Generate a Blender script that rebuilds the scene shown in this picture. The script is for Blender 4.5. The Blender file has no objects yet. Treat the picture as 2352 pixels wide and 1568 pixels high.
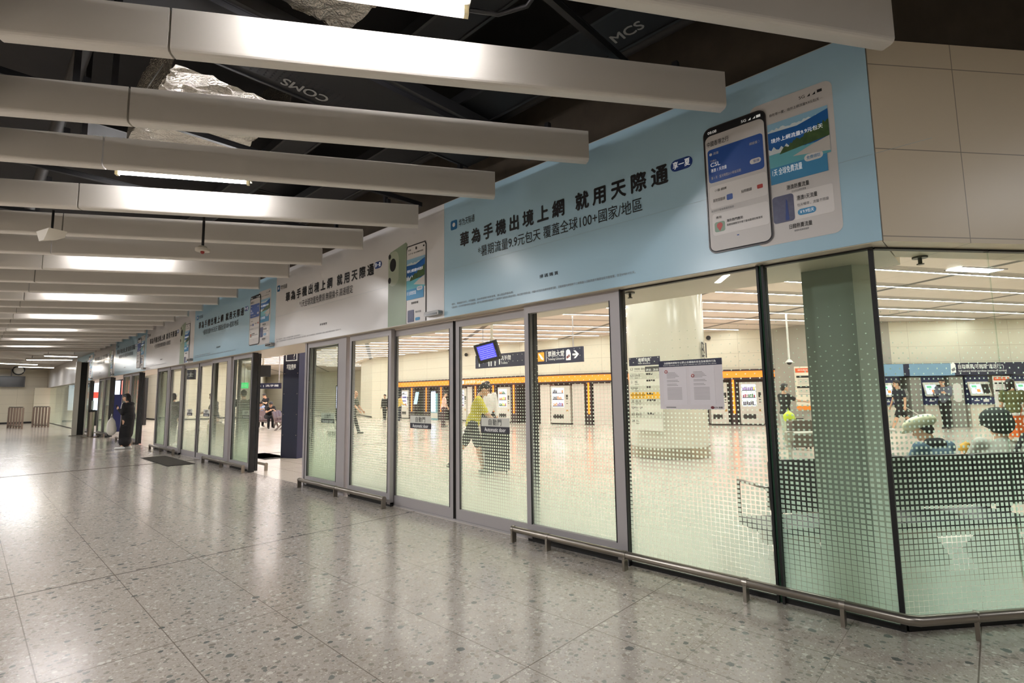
import bpy, bmesh, math, random
from mathutils import Vector, Matrix
random.seed(7)
SC = bpy.context.scene
COL = SC.collection
PI = math.pi
# ------------------------------------------------------------------ camera (measured from the photograph's vanishing points)
W, H, FPX = 2352, 1568, 1175.1
CR = Vector((0.7282753646, 0.6851439779, -0.0138824656))
CU = Vector((0.0810956160, -0.0660497861, 0.9945154231))
CF = Vector((-0.6804693192, 0.7254068895, 0.1036646049))
EYE = Vector((0, 0, 1.45))
def ray(px, py): return CF + CR * ((px - W / 2) / FPX) + CU * ((H / 2 - py) / FPX)
def at_floor(px, py, z=0.0):
    d = ray(px, py); return EYE + d * ((z - EYE.z) / d.z)
def at_y(px, py, y):
    d = ray(px, py); return EYE + d * (y / d.y)
def at_depth(px, py, D): return EYE + ray(px, py) * D
def at_poly(px, pts):                      # plan position where the sight line of a pixel column meets a wall's line
    d = ray(px, 905)
    best = None
    n = len(pts) - 2
    for i, (a, b) in enumerate(zip(pts, pts[1:])):
        ex, ey = b[0] - a[0], b[1] - a[1]
        den = d.x * ey - d.y * ex
        if abs(den) < 1e-9: continue
        t = (a[0] * ey - a[1] * ex) / den
        u = (a[0] * d.y - a[1] * d.x) / den
        if t > 0 and (-3 if i == 0 else -0.02) <= u <= (4 if i == n else 1.02) and (best is None or t < best[0]): best = (t, Vector((d.x * t, d.y * t, 0)))
    return best[1]

# ------------------------------------------------------------------ materials
def lin(c):
    c = c / 255.0
    return c / 12.92 if c <= 0.04045 else ((c + 0.055) / 1.055) ** 2.4
def rgb(*c): return (lin(c[0]), lin(c[1]), lin(c[2]), 1.0)
MATS = {}
def mat(name, col, rough=0.5, metal=0.0, emit=None, strength=0.0, spec=0.5, bump=None, noise=None):
    if name in MATS: return MATS[name]
    m = bpy.data.materials.new(name); m.use_nodes = True
    nt = m.node_tree; b = nt.nodes['Principled BSDF']
    b.inputs['Base Color'].default_value = rgb(*col); b.inputs['Roughness'].default_value = rough
    b.inputs['Metallic'].default_value = metal; b.inputs['Specular IOR Level'].default_value = spec
    if emit: b.inputs['Emission Color'].default_value = rgb(*emit); b.inputs['Emission Strength'].default_value = strength
    if noise or bump:
        tc = nt.nodes.new('ShaderNodeTexCoord'); nz = nt.nodes.new('ShaderNodeTexNoise')
        nz.inputs['Scale'].default_value = (noise or bump)[0]; nz.inputs['Detail'].default_value = 4
        nt.links.new(tc.outputs['Object'], nz.inputs['Vector'])
        if noise:
            mr = nt.nodes.new('ShaderNodeMix'); mr.data_type = 'RGBA'
            mr.inputs[6].default_value = rgb(*col); mr.inputs[7].default_value = rgb(*noise[1])
            nt.links.new(nz.outputs['Fac'], mr.inputs[0]); nt.links.new(mr.outputs[2], b.inputs['Base Color'])
        if bump:
            bp = nt.nodes.new('ShaderNodeBump'); bp.inputs['Strength'].default_value = bump[1]; bp.inputs['Distance'].default_value = 0.02
            nt.links.new(nz.outputs['Fac'], bp.inputs['Height']); nt.links.new(bp.outputs['Normal'], b.inputs['Normal'])
    MATS[name] = m
    return m
class NB:                                   # tiny node builder
    def __init__(s, m): s.nt = m.node_tree
    def n(s, t, **k):
        x = s.nt.nodes.new(t)
        for a, v in k.items(): setattr(x, a, v)
        return x
    def put(s, sock, v):
        if hasattr(v, 'is_linked') or hasattr(v, 'links'): s.nt.links.new(v, sock)
        else: sock.default_value = v
    def m(s, op, a, b=0.0, c=0.0):
        x = s.n('ShaderNodeMath', operation=op); s.put(x.inputs[0], a); s.put(x.inputs[1], b)
        if len(x.inputs) > 2: s.put(x.inputs[2], c)
        return x.outputs[0]
    def mix(s, f, a, b):
        x = s.n('ShaderNodeMix', data_type='RGBA'); s.put(x.inputs[0], f); s.put(x.inputs[6], a); s.put(x.inputs[7], b); return x.outputs[2]

def floor_material():
    m = bpy.data.materials.new('polished_terrazzo'); m.use_nodes = True; k = NB(m); b = m.node_tree.nodes['Principled BSDF']
    geo = k.n('ShaderNodeNewGeometry'); P = geo.outputs['Position']
    sx = k.n('ShaderNodeSeparateXYZ'); k.put(sx.inputs[0], P); X, Y = sx.outputs[0], sx.outputs[1]
    warp = k.n('ShaderNodeTexNoise'); k.put(warp.inputs['Vector'], P); warp.inputs['Scale'].default_value = 40; warp.inputs['Detail'].default_value = 2
    wv = k.n('ShaderNodeVectorMath', operation='MULTIPLY_ADD'); k.put(wv.inputs[0], warp.outputs['Color']); wv.inputs[1].default_value = (.022, .022, 0); k.put(wv.inputs[2], P)
    base = k.n('ShaderNodeTexNoise'); k.put(base.inputs['Vector'], P); base.inputs['Scale'].default_value = 30; base.inputs['Detail'].default_value = 5
    col = k.mix(base.outputs['Fac'], rgb(151, 142, 132), rgb(188, 178, 167))
    def chips(col, scale, thr, size, ramp, edge=.25):
        v = k.n('ShaderNodeTexVoronoi', voronoi_dimensions='2D'); k.put(v.inputs['Vector'], wv.outputs[0]); v.inputs['Scale'].default_value = scale
        s3 = k.n('ShaderNodeSeparateColor'); k.put(s3.inputs[0], v.outputs['Color'])
        on = k.m('LESS_THAN', s3.outputs[0], thr)
        r = k.m('MULTIPLY_ADD', s3.outputs[1], size * .7, size * .3)
        inside = k.m('LESS_THAN', v.outputs['Distance'], r)
        f = k.m('MULTIPLY', on, inside)
        cr = k.n('ShaderNodeValToRGB'); cr.color_ramp.interpolation = 'CONSTANT'
        els = cr.color_ramp.elements
        els[0].position = 0; els[0].color = rgb(*ramp[0]); els[1].position = 1 / len(ramp); els[1].color = rgb(*ramp[1])
        for i, c in enumerate(ramp[2:], 2):
            e = els.new(i / len(ramp)); e.color = rgb(*c)
        k.put(cr.inputs[0], s3.outputs[2])
        return k.mix(k.m('MULTIPLY', f, .88), col, cr.outputs[0])
    col = chips(col, 75, .45, .42, [(150, 141, 130), (200, 192, 180), (128, 122, 114), (212, 206, 196), (140, 128, 116)])
    col = chips(col, 27, .42, .43, [(132, 126, 117), (204, 198, 188), (142, 131, 121), (112, 112, 107), (160, 150, 138)])
    col = chips(col, 14, .15, .35, [(96, 100, 96), (128, 119, 111), (110, 111, 106), (78, 84, 82), (140, 130, 120)])
    cn_ = k.n('ShaderNodeVectorMath', operation='DOT_PRODUCT'); k.put(cn_.inputs[0], P); cn_.inputs[1].default_value = (.76684, -.64184, 0)
    hall = k.m('MULTIPLY', k.m('GREATER_THAN', Y, 3.97), k.m('LESS_THAN', cn_.outputs['Value'], -2.943))
    col = k.mix(k.m('MULTIPLY', hall, .72), col, k.mix(base.outputs['Fac'], rgb(226, 214, 198), rgb(238, 228, 214)))   # paler stone inside the hall
    # joints: 0.60 m grid along the glass front, 1.2 m across, plus wider metal strips
    def line(t, off, pitch, w):
        q = k.m('FRACT', k.m('DIVIDE', k.m('SUBTRACT', t, off), pitch)); q = k.m('MULTIPLY', q, pitch)
        return k.m('MAXIMUM', k.m('LESS_THAN', q, w), 0)
    jx = line(Y, .3497, .602, .006); jy = line(X, -5.484, .589, .004); jy2 = line(X, -5.484, 1.767, .007)
    j = k.m('MAXIMUM', k.m('MULTIPLY', jx, .8), k.m('MAXIMUM', k.m('MULTIPLY', jy, .5), k.m('MULTIPLY', jy2, .9)))
    def strip(t, c, w): return k.m('LESS_THAN', k.m('ABSOLUTE', k.m('SUBTRACT', t, c)), w)
    st = k.m('MAXIMUM', strip(X, -14.14, .05), k.m('MULTIPLY', strip(Y, 14.15, .035), k.m('GREATER_THAN', Y, 4)))
    st = k.m('MAXIMUM', st, k.m('MULTIPLY', strip(X, -5.48, .009), k.m('LESS_THAN', Y, 4)))
    col = k.mix(j, col, rgb(96, 86, 76)); col = k.mix(st, col, rgb(72, 66, 60))
    k.put(b.inputs['Base Color'], col); b.inputs['Roughness'].default_value = .13
    rn = k.n('ShaderNodeTexNoise'); k.put(rn.inputs['Vector'], P); rn.inputs['Scale'].default_value = 1.3; rn.inputs['Detail'].default_value = 3
    k.put(b.inputs['Roughness'], k.m('MULTIPLY_ADD', rn.outputs['Fac'], .1, .13))
    k.put(b.inputs['Specular IOR Level'], k.m('MULTIPLY', k.m('SUBTRACT', 1.0, k.m('MAXIMUM', st, k.m('MULTIPLY', j, .7))), .6))
    return m
def panel_material(name, col, dirv, off, pw, ph, zoff, joint=(120, 110, 95), rough=.35, jw=.008):
    m = bpy.data.materials.new(name); m.use_nodes = True; k = NB(m); b = m.node_tree.nodes['Principled BSDF']
    geo = k.n('ShaderNodeNewGeometry'); P = geo.outputs['Position']
    dp = k.n('ShaderNodeVectorMath', operation='DOT_PRODUCT'); k.put(dp.inputs[0], P); dp.inputs[1].default_value = (dirv[0], dirv[1], 0)
    sx = k.n('ShaderNodeSeparateXYZ'); k.put(sx.inputs[0], P)
    def line(t, o, pitch):
        q = k.m('MULTIPLY', k.m('FRACT', k.m('DIVIDE', k.m('SUBTRACT', t, o), pitch)), pitch)
        return k.m('LESS_THAN', q, jw)
    j = k.m('MAXIMUM', line(dp.outputs['Value'], off, pw), line(sx.outputs[2], zoff, ph))
    k.put(b.inputs['Base Color'], k.mix(k.m('MULTIPLY', j, .8), rgb(*col), rgb(*joint)))
    b.inputs['Roughness'].default_value = rough
    return m
PITCH = 0.0333
def glass_material(name, dirv, tint, frit, refl=1.0, fc=((218, 230, 218), (224, 234, 216))):
    m = bpy.data.materials.new(name); m.use_nodes = True; k = NB(m); nt = m.node_tree
    nt.nodes.remove(nt.nodes['Principled BSDF']); out = nt.nodes['Material Output']
    tr = k.n('ShaderNodeBsdfTransparent'); tr.inputs[0].default_value = (*tint, 1)
    gl = k.n('ShaderNodeBsdfGlossy'); gl.inputs['Roughness'].default_value = .01; gl.inputs[0].default_value = (.95, 1, .97, 1)
    fr = k.n('ShaderNodeFresnel'); g0 = k.n('ShaderNodeNewGeometry'); k.put(fr.inputs[0], k.m('MULTIPLY_ADD', g0.outputs['Backfacing'], 1 / 1.45 - 1.45, 1.45))
    mx = k.n('ShaderNodeMixShader'); k.put(mx.inputs[0], k.m('MULTIPLY', fr.outputs[0], refl)); k.put(mx.inputs[1], tr.outputs[0]); k.put(mx.inputs[2], gl.outputs[0])
    last = mx.outputs[0]
    if frit:
        geo = k.n('ShaderNodeNewGeometry'); P = geo.outputs['Position']
        dp = k.n('ShaderNodeVectorMath', operation='DOT_PRODUCT'); k.put(dp.inputs[0], P); dp.inputs[1].default_value = (dirv[0], dirv[1], 0)
        sx = k.n('ShaderNodeSeparateXYZ'); k.put(sx.inputs[0], P)
        u = k.m('DIVIDE', dp.outputs['Value'], PITCH); v = k.m('DIVIDE', sx.outputs[2], PITCH)
        fu = k.m('ABSOLUTE', k.m('SUBTRACT', k.m('FRACT', u), .5)); fv = k.m('ABSOLUTE', k.m('SUBTRACT', k.m('FRACT', v), .5))
        iu, iv = k.m('FLOOR', u), k.m('FLOOR', v)
        zc = k.m('MULTIPLY', k.m('ADD', iv, .5), PITCH)
        cr = k.n('ShaderNodeValToRGB'); e = cr.color_ramp.elements
        pts = [(0, .96), (.3, .93), (.5, .83), (.65, .7), (.8, .58), (1.0, .49), (1.2, .4), (1.45, .31), (1.75, .22), (2.0, .17), (2.03, 0)]
        e[0].position = 0; e[0].color = (pts[0][1],) * 3 + (1,); e[1].position = pts[1][0] / 2.5; e[1].color = (pts[1][1],) * 3 + (1,)
        for z, s in pts[2:]:
            q = e.new(z / 2.5); q.color = (s,) * 3 + (1,)
        k.put(cr.inputs[0], k.m('DIVIDE', zc, 2.5))
        side = k.m('MULTIPLY', cr.outputs[0], .5)
        par = k.m('FLOORED_MODULO', k.m('ADD', iu, iv), 2.0)
        row2 = k.m('FLOORED_MODULO', iv, 2.0)
        keep1 = k.m('MAXIMUM', k.m('LESS_THAN', zc, 1.52), k.m('LESS_THAN', par, .5))
        keep2 = k.m('MAXIMUM', k.m('LESS_THAN', zc, 1.72), k.m('LESS_THAN', row2, .5))
        mask = k.m('MULTIPLY', k.m('LESS_THAN', k.m('MAXIMUM', fu, fv), side), k.m('MULTIPLY', keep1, keep2))
        di = k.n('ShaderNodeBsdfDiffuse'); di.inputs[0].default_value = rgb(*fc[0])
        tl = k.n('ShaderNodeBsdfTranslucent'); tl.inputs[0].default_value = rgb(*fc[1])
        m1 = k.n('ShaderNodeMixShader'); m1.inputs[0].default_value = .72; k.put(m1.inputs[1], di.outputs[0]); k.put(m1.inputs[2], tl.outputs[0])
        m2 = k.n('ShaderNodeMixShader'); k.put(m2.inputs[0], mask); k.put(m2.inputs[1], last); k.put(m2.inputs[2], m1.outputs[0]); last = m2.outputs[0]
    nt.links.new(last, out.inputs[0])
    return m
CA = 0.69712
CD = Vector((math.sin(CA), math.cos(CA), 0)); CN = Vector((CD.y, -CD.x, 0))       # the short wall that turns away at the corner
M_FLOOR = floor_material()
M_GL = glass_material('clear_glass', (1, 0), (.93, .97, .94), False)
M_GLF = glass_material('dotted_glass', (1, 0), (.96, .985, .965), True)
M_GLC = glass_material('corner_glass', (CD.x, CD.y), (.84, .92, .87), False)
GF = ((208, 230, 217), (220, 240, 224))
M_GLCF = glass_material('corner_dotted_glass', (CD.x, CD.y), (.93, .965, .94), True, 1.0, GF)
M_GLF2 = glass_material('green_dotted_glass', (1, 0), (.94, .97, .95), True, 1.0, GF)
M_ALU = mat('grey_aluminium', (172, 167, 168), .45, .2)
M_STEEL = mat('brushed_steel', (150, 143, 134), .3, .9)
M_BLACK = mat('black_rubber', (16, 16, 18), .5)
M_GREEN = mat('green_glass_edge', (92, 150, 122), .2)
M_BEAM = mat('offwhite_paint', (212, 206, 198), .42)
M_DARK = mat('void_black', (26, 24, 24), .75)
M_TRAY = mat('black_tray', (34, 33, 35), .45, .3)
M_CONC = mat('brown_concrete', (84, 74, 62), .9, noise=(6, (58, 50, 42)))
M_FOIL = mat('crumpled_foil', (224, 218, 208), .2, .85, bump=(55, 1.0))
M_WHITE = mat('white_plastic', (226, 224, 218), .4)
M_NAVY = mat('navy_sign', (33, 37, 66), .4)
M_INK = mat('black_ink', (26, 26, 30), .6)
M_LET = mat('white_lettering', (238, 238, 234), .5, emit=(238, 238, 234), strength=.15)
M_TUBE = mat('lamp_tube', (255, 250, 240), .4, emit=(252, 251, 254), strength=66)
M_STRIP = mat('strip_diffuser', (255, 252, 245), .4, emit=(252, 250, 250), strength=25)
M_ORANGE = mat('orange_lightbox', (255, 140, 40), .4, emit=(255, 118, 24), strength=.62)
M_NEON = mat('orange_strip', (255, 130, 30), .4, emit=(255, 100, 14), strength=1.7)
M_MAROON = mat('dark_maroon', (52, 28, 34), .45)
M_SCREEN = mat('blue_screen', (60, 60, 200), .2, emit=(84, 80, 226), strength=.5)
M_CASE = mat('case_light', (235, 240, 255), .3, emit=(226, 230, 255), strength=.62)

# ------------------------------------------------------------------ mesh helpers
def prop(o, label=None, cat=None, group=None, kind=None):
    if label: o['label'] = label
    if cat: o['category'] = cat
    if group: o['group'] = group
    if kind: o['kind'] = kind
    return o
def empty(name, loc=(0, 0, 0), rz=0.0, parent=None, **k):
    o = bpy.data.objects.new(name, None); COL.objects.link(o); o.location = loc; o.rotation_euler = (0, 0, rz)
    o.empty_display_size = .1
    if parent: o.parent = parent
    return prop(o, **k)
class MB:
    def __init__(s): s.v = []; s.f = []; s.mi = []; s.sm = []
    def add(s, vs, fs, mi=0, smooth=False):
        o = len(s.v); s.v += [tuple(x) for x in vs]
        for f in fs: s.f.append([i + o for i in f]); s.mi.append(mi); s.sm.append(smooth)
        return s
    def box(s, x0, x1, y0, y1, z0, z1, mi=0):
        return s.add([(x0, y0, z0), (x1, y0, z0), (x1, y1, z0), (x0, y1, z0), (x0, y0, z1), (x1, y0, z1), (x1, y1, z1), (x0, y1, z1)],
                     [(0, 3, 2, 1), (4, 5, 6, 7), (0, 1, 5, 4), (1, 2, 6, 5), (2, 3, 7, 6), (3, 0, 4, 7)], mi)
    def prism(s, poly, z0, z1, mi=0):       # plan polygon (counter-clockwise) raised from z0 to z1
        n = len(poly)
        return s.add([(p[0], p[1], z0) for p in poly] + [(p[0], p[1], z1) for p in poly],
                     [tuple(range(n - 1, -1, -1)), tuple(range(n, 2 * n))] + [(i, (i + 1) % n, n + (i + 1) % n, n + i) for i in range(n)], mi)
    def slab(s, poly, y0, y1, mi=0):        # polygon in the x-z plane (counter-clockwise seen from -y) from y0 back to y1
        n = len(poly)
        return s.add([(p[0], y0, p[1]) for p in poly] + [(p[0], y1, p[1]) for p in poly],
                     [tuple(range(n)), tuple(range(2 * n - 1, n - 1, -1))] + [(i, n + i, n + (i + 1) % n, (i + 1) % n) for i in range(n)], mi)
    def rbox(s, x0, x1, y0, y1, z0, z1, r=.02, mi=0, n=4):  # box with rounded corners in the x-z plane
        return s.slab(rrect(x0, x1, z0, z1, r, n), y0, y1, mi)
    def sweep(s, prof, p0, p1, side, mi=0, smooth=False):     # profile (t, z) carried from p0 to p1; side = unit vector of t
        n = len(prof); vs = []
        for p in (p0, p1): vs += [(p[0] + side[0] * t, p[1] + side[1] * t, p[2] + z) for t, z in prof]
        s.add(vs, [tuple(range(n)), tuple(range(2 * n - 1, n - 1, -1))], mi)
        return s.add(vs, [(i, n + i, n + (i + 1) % n, (i + 1) % n) for i in range(n)], mi, smooth)
    def tube(s, pts, r, n=10, mi=0, r1=None):
        pts = [Vector(p) for p in pts]; vs = []; fs = []
        for i, p in enumerate(pts):
            d = (pts[min(i + 1, len(pts) - 1)] - pts[max(i - 1, 0)]).normalized()
            a = d.cross(Vector((0, 0, 1)) if abs(d.z) < .9 else Vector((1, 0, 0))).normalized(); b = d.cross(a)
            rr = r if r1 is None else r + (r1 - r) * i / (len(pts) - 1)
            vs += [p + (a * math.cos(2 * PI * j / n) + b * math.sin(2 * PI * j / n)) * rr for j in range(n)]
        for i in range(len(pts) - 1):
            fs += [(i * n + j, i * n + (j + 1) % n, (i + 1) * n + (j + 1) % n, (i + 1) * n + j) for j in range(n)]
        s.add(vs, fs, mi, True)
        m = (len(pts) - 1) * n
        return s.add(vs[:n] + vs[m:], [tuple(range(n - 1, -1, -1)), tuple(range(n, 2 * n))], mi)
    def cyl(s, x, y, z0, z1, r, n=24, mi=0, r1=None): return s.tube([(x, y, z0), (x, y, z1)], r, n, mi, r1)
    def ball(s, c, r, n=12, mi=0, rot=None):
        rx, ry, rz = (r, r, r) if not hasattr(r, '__len__') else r
        vs = [Vector((0, 0, rz))]
        m = n // 2
        for i in range(1, m):
            a = PI * i / m
            vs += [Vector((rx * math.sin(a) * math.cos(2 * PI * j / n), ry * math.sin(a) * math.sin(2 * PI * j / n), rz * math.cos(a))) for j in range(n)]
        vs.append(Vector((0, 0, -rz)))
        if rot is not None: vs = [rot @ v for v in vs]
        c = Vector(c); L = len(vs) - 1
        fs = [(0, 1 + j, 1 + (j + 1) % n) for j in range(n)]
        for i in range(m - 2):
            fs += [(1 + i * n + j, 1 + (i + 1) * n + j, 1 + (i + 1) * n + (j + 1) % n, 1 + i * n + (j + 1) % n) for j in range(n)]
        b = 1 + (m - 2) * n
        fs += [(L, b + (j + 1) % n, b + j) for j in range(n)]
        return s.add([c + v for v in vs], fs, mi, True)
    def build(s, name, mats, parent=None, **k):
        me = bpy.data.meshes.new(name); me.from_pydata(s.v, [], s.f)
        for m in (mats if isinstance(mats, (list, tuple)) else [mats]): me.materials.append(m)
        me.polygons.foreach_set('material_index', s.mi); me.polygons.foreach_set('use_smooth', s.sm); me.update()
        o = bpy.data.objects.new(name, me); COL.objects.link(o)
        if parent: o.parent = parent
        return prop(o, **k)
def rrect(x0, x1, z0, z1, r, n=4):
    p = []
    for cx, cz, a in ((x1 - r, z0 + r, -90), (x1 - r, z1 - r, 0), (x0 + r, z1 - r, 90), (x0 + r, z0 + r, 180)):
        p += [(cx + r * math.cos(math.radians(a + 90 * i / n)), cz + r * math.sin(math.radians(a + 90 * i / n))) for i in range(n + 1)]
    return p
def flat(name, poly, m, parent, y=-.002, **k):               # printed shape: a thin sheet facing -y
    return MB().slab(poly, y, y + .0012).build(name, m, parent, **k)
def rect(x0, x1, z0, z1): return [(x0, z0), (x1, z0), (x1, z1), (x0, z1)]
_tc = {}
def text_mesh(body, bold, space):
    key = (body, bold, space)
    if key not in _tc:
        cu = bpy.data.curves.new('t', 'FONT'); cu.body = body; cu.size = 1; cu.offset = bold; cu.space_character = space; cu.resolution_u = 3
        o = bpy.data.objects.new('t', cu); COL.objects.link(o)
        dg = bpy.context.evaluated_depsgraph_get(); dg.update()
        me = bpy.data.meshes.new_from_object(o.evaluated_get(dg))
        bpy.data.objects.remove(o); bpy.data.curves.remove(cu)
        vs = [v.co.copy() for v in me.vertices]; fs = [tuple(p.vertices) for p in me.polygons]; bpy.data.meshes.remove(me)
        _tc[key] = (vs, fs)
    return _tc[key]
def text(name, body, m, parent, x0, z0, h, w=None, y=-.004, bold=0.0, space=1.0, center=False, **k):
    vs, fs = text_mesh(body, 0, space)
    xs = [v.x for v in vs]; zs = [v.y for v in vs]
    if not xs: return None
    mx, Mx, mz, Mz = min(xs), max(xs), min(zs), max(zs)
    sz = h / (Mz - mz); sx = sz if w is None else w / (Mx - mx)
    if center: x0 -= (Mx - mx) * sx / 2
    b = MB()
    for i, (dx, dz) in enumerate([(0, 0)] if bold <= 0 else [(0, 0), (bold, 0), (-bold, 0), (0, bold), (0, -bold)]):   # heavier strokes
        b.add([(x0 + (v.x - mx + dx) * sx, y - i * .00012, z0 + (v.y - mz + dz) * sz) for v in vs], fs)
    return b.build(name, m, parent, **k)
def copy_tree(o, parent=None):
    c = o.copy(); COL.objects.link(c)
    if parent: c.parent = parent
    for ch in list(o.children): copy_tree(ch, c)
    return c
ORD = 'first second third fourth fifth sixth seventh eighth ninth tenth eleventh twelfth thirteenth fourteenth fifteenth sixteenth seventeenth eighteenth nineteenth twentieth'.split()
ORD += ['twenty-' + x for x in ORD[:9]]

# ------------------------------------------------------------------ the setting
YG, YB = 3.97, 3.85                          # glass line and the banner face in front of it
KG = Vector((-.515, 3.97, 0)); KB = Vector((-.435, 3.85, 0))
ZS = 2.371                                   # underside of the band above the glass
def sd(o, **k): return prop(o, kind='structure', **k)
def offp(base, s, n=0.0, z=0.0):             # point along the turned-away wall: s metres from the corner, n metres into the corridor
    p = base + CD * s + CN * n; return Vector((p.x, p.y, z))
sd(MB().box(-52, 9, -8, 36, -.1, 0).build('floor', M_FLOOR))
M_BEIGE = panel_material('beige_panels', (222, 207, 182), (CD.x, CD.y), KB.dot(CD), .615, .5713, 2.971 - .5713 * 2, jw=.006)
M_SOFF = mat('soffit_beige', (206, 196, 178), .4)
M_HALLW = panel_material('hall_wall_panels', (230, 223, 204), (.73, .68), .3, 1.9, .62, .02, (150, 140, 118), .32)
# band over the glass: carcass, soffit, and the dark concrete above it
def cornerpoly(y, n_s, s1, dn=0.0, x0=-50.0, y1=4.45):
    a = KB + CD * s1; return a
band = MB()
E1 = offp(KB, 9.0); E2 = offp(KB, 9.0, -.6)
inner = Vector((-.435 - .32, 4.45))
band.prism([(-50, YB + .006), (KB.x - .004, YB + .006), (KB.x - .004, 4.7), (-50, 4.7)], ZS, 3.785)
sd(band.build('wall_facade', [M_SOFF]))
b2 = MB(); q0 = offp(KB, 0, 0); q1 = offp(KB, 9, 0); q2 = offp(KB, 9, -.55); q3 = Vector((-.43, 4.4, 0))
b2.prism([(q0.x, q0.y), (q1.x, q1.y), (q2.x, q2.y), (q3.x, q3.y)], ZS, 3.72)
sd(b2.build('wall_corner', [M_BEIGE]))
MB_ = MB(); MB_.prism([(-50, YB + .05), (KB.x + .0, YB + .05), (q1.x - .03, q1.y + .02), (q2.x, q2.y), (q3.x, q3.y + .05), (-50, 4.45)], 3.786, 5.0)
MB_.prism([(KB.x, YB + .04), (q1.x - .03, q1.y + .02), (q2.x, q2.y), (q3.x, q3.y + .02)], 3.725, 3.786)
sd(MB_.build('wall_concrete', M_CONC))
sd(MB().box(-52, 9, -8, 36, 5.0, 5.15).build('ceiling', mat('black_slab', (40, 35, 32), .9, noise=(3, (24, 22, 22)))))
sd(MB().box(-52, 9, -8.1, -7, 0, 5).build('wall_back', mat('corridor_wall', (196, 184, 164), .4)))
sd(MB().box(9, 9.1, -8, 36, 0, 5).build('wall_end', mat('corridor_wall', (196, 184, 164), .4)))
M_ENDW = panel_material('end_wall_panels', (232, 222, 200), (0, 1), .5, 1.9, .6, .1, (170, 158, 136), .2)
sd(MB().box(-48.2, -48, -8, 4.3, 0, 5).build('wall_far', M_ENDW))
sd(MB().box(-48, -47.9, -8, 4.0, 0, .1).build('baseboard_far', M_BLACK))
sd(MB().box(-52, -47.3, 3.2, 4.3, 0, 2.371).build('wall_return', M_ENDW))

# hall: walls follow the line measured on their junction with the ceiling
VP_ = [(-29.6, 19.6), (-23.3, 19.5), (-17.5, 19.45), (-14.78, 19.85), (-12.76, 20.55), (-11.19, 21.35), (-9.21, 22.42), (-7.97, 23.16), (-6.98, 23.63)]
LEFTW = [(-50, 9.3), (-44, 9.5), (-41.5, 9.9), (-41.5, 14), (-62, 24), (-44, 27.5), (-36.2, 21.2), (-31.8, 19.5), (-29.6, 19.6)]
RIGHTW = [(-6.98, 23.63), (-5.3, 23.2), (-2.88, 24.87), (6, 32.5)]
def strip_wall(name, pts, z0, z1, m, off=0.0, th=.1):
    b = MB()
    for a, c in zip(pts, pts[1:]):
        d = Vector((c[0] - a[0], c[1] - a[1])).normalized(); n = Vector((-d.y, d.x))
        A = Vector(a) + n * off - d * (.03 if off else 0); B = Vector(c) + n * off + d * (.03 if off else 0)
        b.prism([(A.x, A.y), (B.x, B.y), (B.x + n.x * th, B.y + n.y * th), (A.x + n.x * th, A.y + n.y * th)], z0, z1)
    return sd(b.build(name, m))
strip_wall('wall_hall_north', VP_, 2.42, 4.12, M_HALLW, 0.0, .9)
strip_wall('wall_niche', VP_, 0, 2.42, M_MAROON, .8)
strip_wall('wall_hall_west', LEFTW, 0, 4.12, M_HALLW)
strip_wall('baseboard_hall', LEFTW[:4] + LEFTW[6:8], 0, .1, M_BLACK, -.02, .02)
strip_wall('wall_grey', RIGHTW[:3], 0, 4.12, panel_material('grey_stone', (176, 170, 160), (.73, .68), .1, 1.1, 9, -1, (150, 144, 136), .4))
strip_wall('wall_hall_east', RIGHTW[2:], 0, 4.12, M_HALLW)
e1 = offp(KB, 9.0, -.4)
sd(MB().box(6, 6.1, 10.6, 33, 0, 4.12).build('wall_hall_end', M_HALLW))
# hall ceiling: pinkish panels with grey gaps beside each light line and dark cross gaps
def hall_ceiling():
    m = bpy.data.materials.new('hall_ceiling_panels'); m.use_nodes = True; k = NB(m); b = m.node_tree.nodes['Principled BSDF']
    geo = k.n('ShaderNodeNewGeometry'); P = geo.outputs['Position']
    th = math.radians(32.4)
    def dot(x, y):
        d = k.n('ShaderNodeVectorMath', operation='DOT_PRODUCT'); k.put(d.inputs[0], P); d.inputs[1].default_value = (x, y, 0); return d.outputs['Value']
    n = dot(math.cos(th), -math.sin(th)); t = dot(math.sin(th), math.cos(th))
    q = k.m('MULTIPLY', k.m('FRACT', k.m('DIVIDE', k.m('ADD', n, 8.79 + 1.44 * 40), 1.44)), 1.44)
    gap = k.m('MULTIPLY', k.m('GREATER_THAN', q, .06), k.m('LESS_THAN', q, .34))
    fine = k.m('LESS_THAN', k.m('FRACT', k.m('DIVIDE', q, .07)), .45)
    g = k.m('MULTIPLY', gap, k.m('MULTIPLY_ADD', fine, .6, .35))
    c = k.m('MULTIPLY', k.m('FRACT', k.m('DIVIDE', k.m('ADD', t, 60.6), 4.6)), 4.6)
    cross = k.m('LESS_THAN', c, .2)
    seam = k.m('LESS_THAN', k.m('MULTIPLY', k.m('FRACT', k.m('DIVIDE', k.m('ADD', t, 60.6), 1.15)), 1.15), .012)
    col = k.mix(g, rgb(234, 220, 210), rgb(120, 112, 104))
    col = k.mix(cross, col, rgb(96, 92, 86)); col = k.mix(k.m('MULTIPLY', seam, .5), col, rgb(140, 130, 122))
    k.put(b.inputs['Base Color'], col); b.inputs['Roughness'].default_value = .45
    return m
HC = MB()
HC.prism([(-62, 4.46), (-.9, 4.46), (q2.x, q2.y + .1), (6, 11), (6, 33), (-62, 33)], 4.121, 4.2)
sd(HC.build('ceiling_hall', hall_ceiling()))
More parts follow.
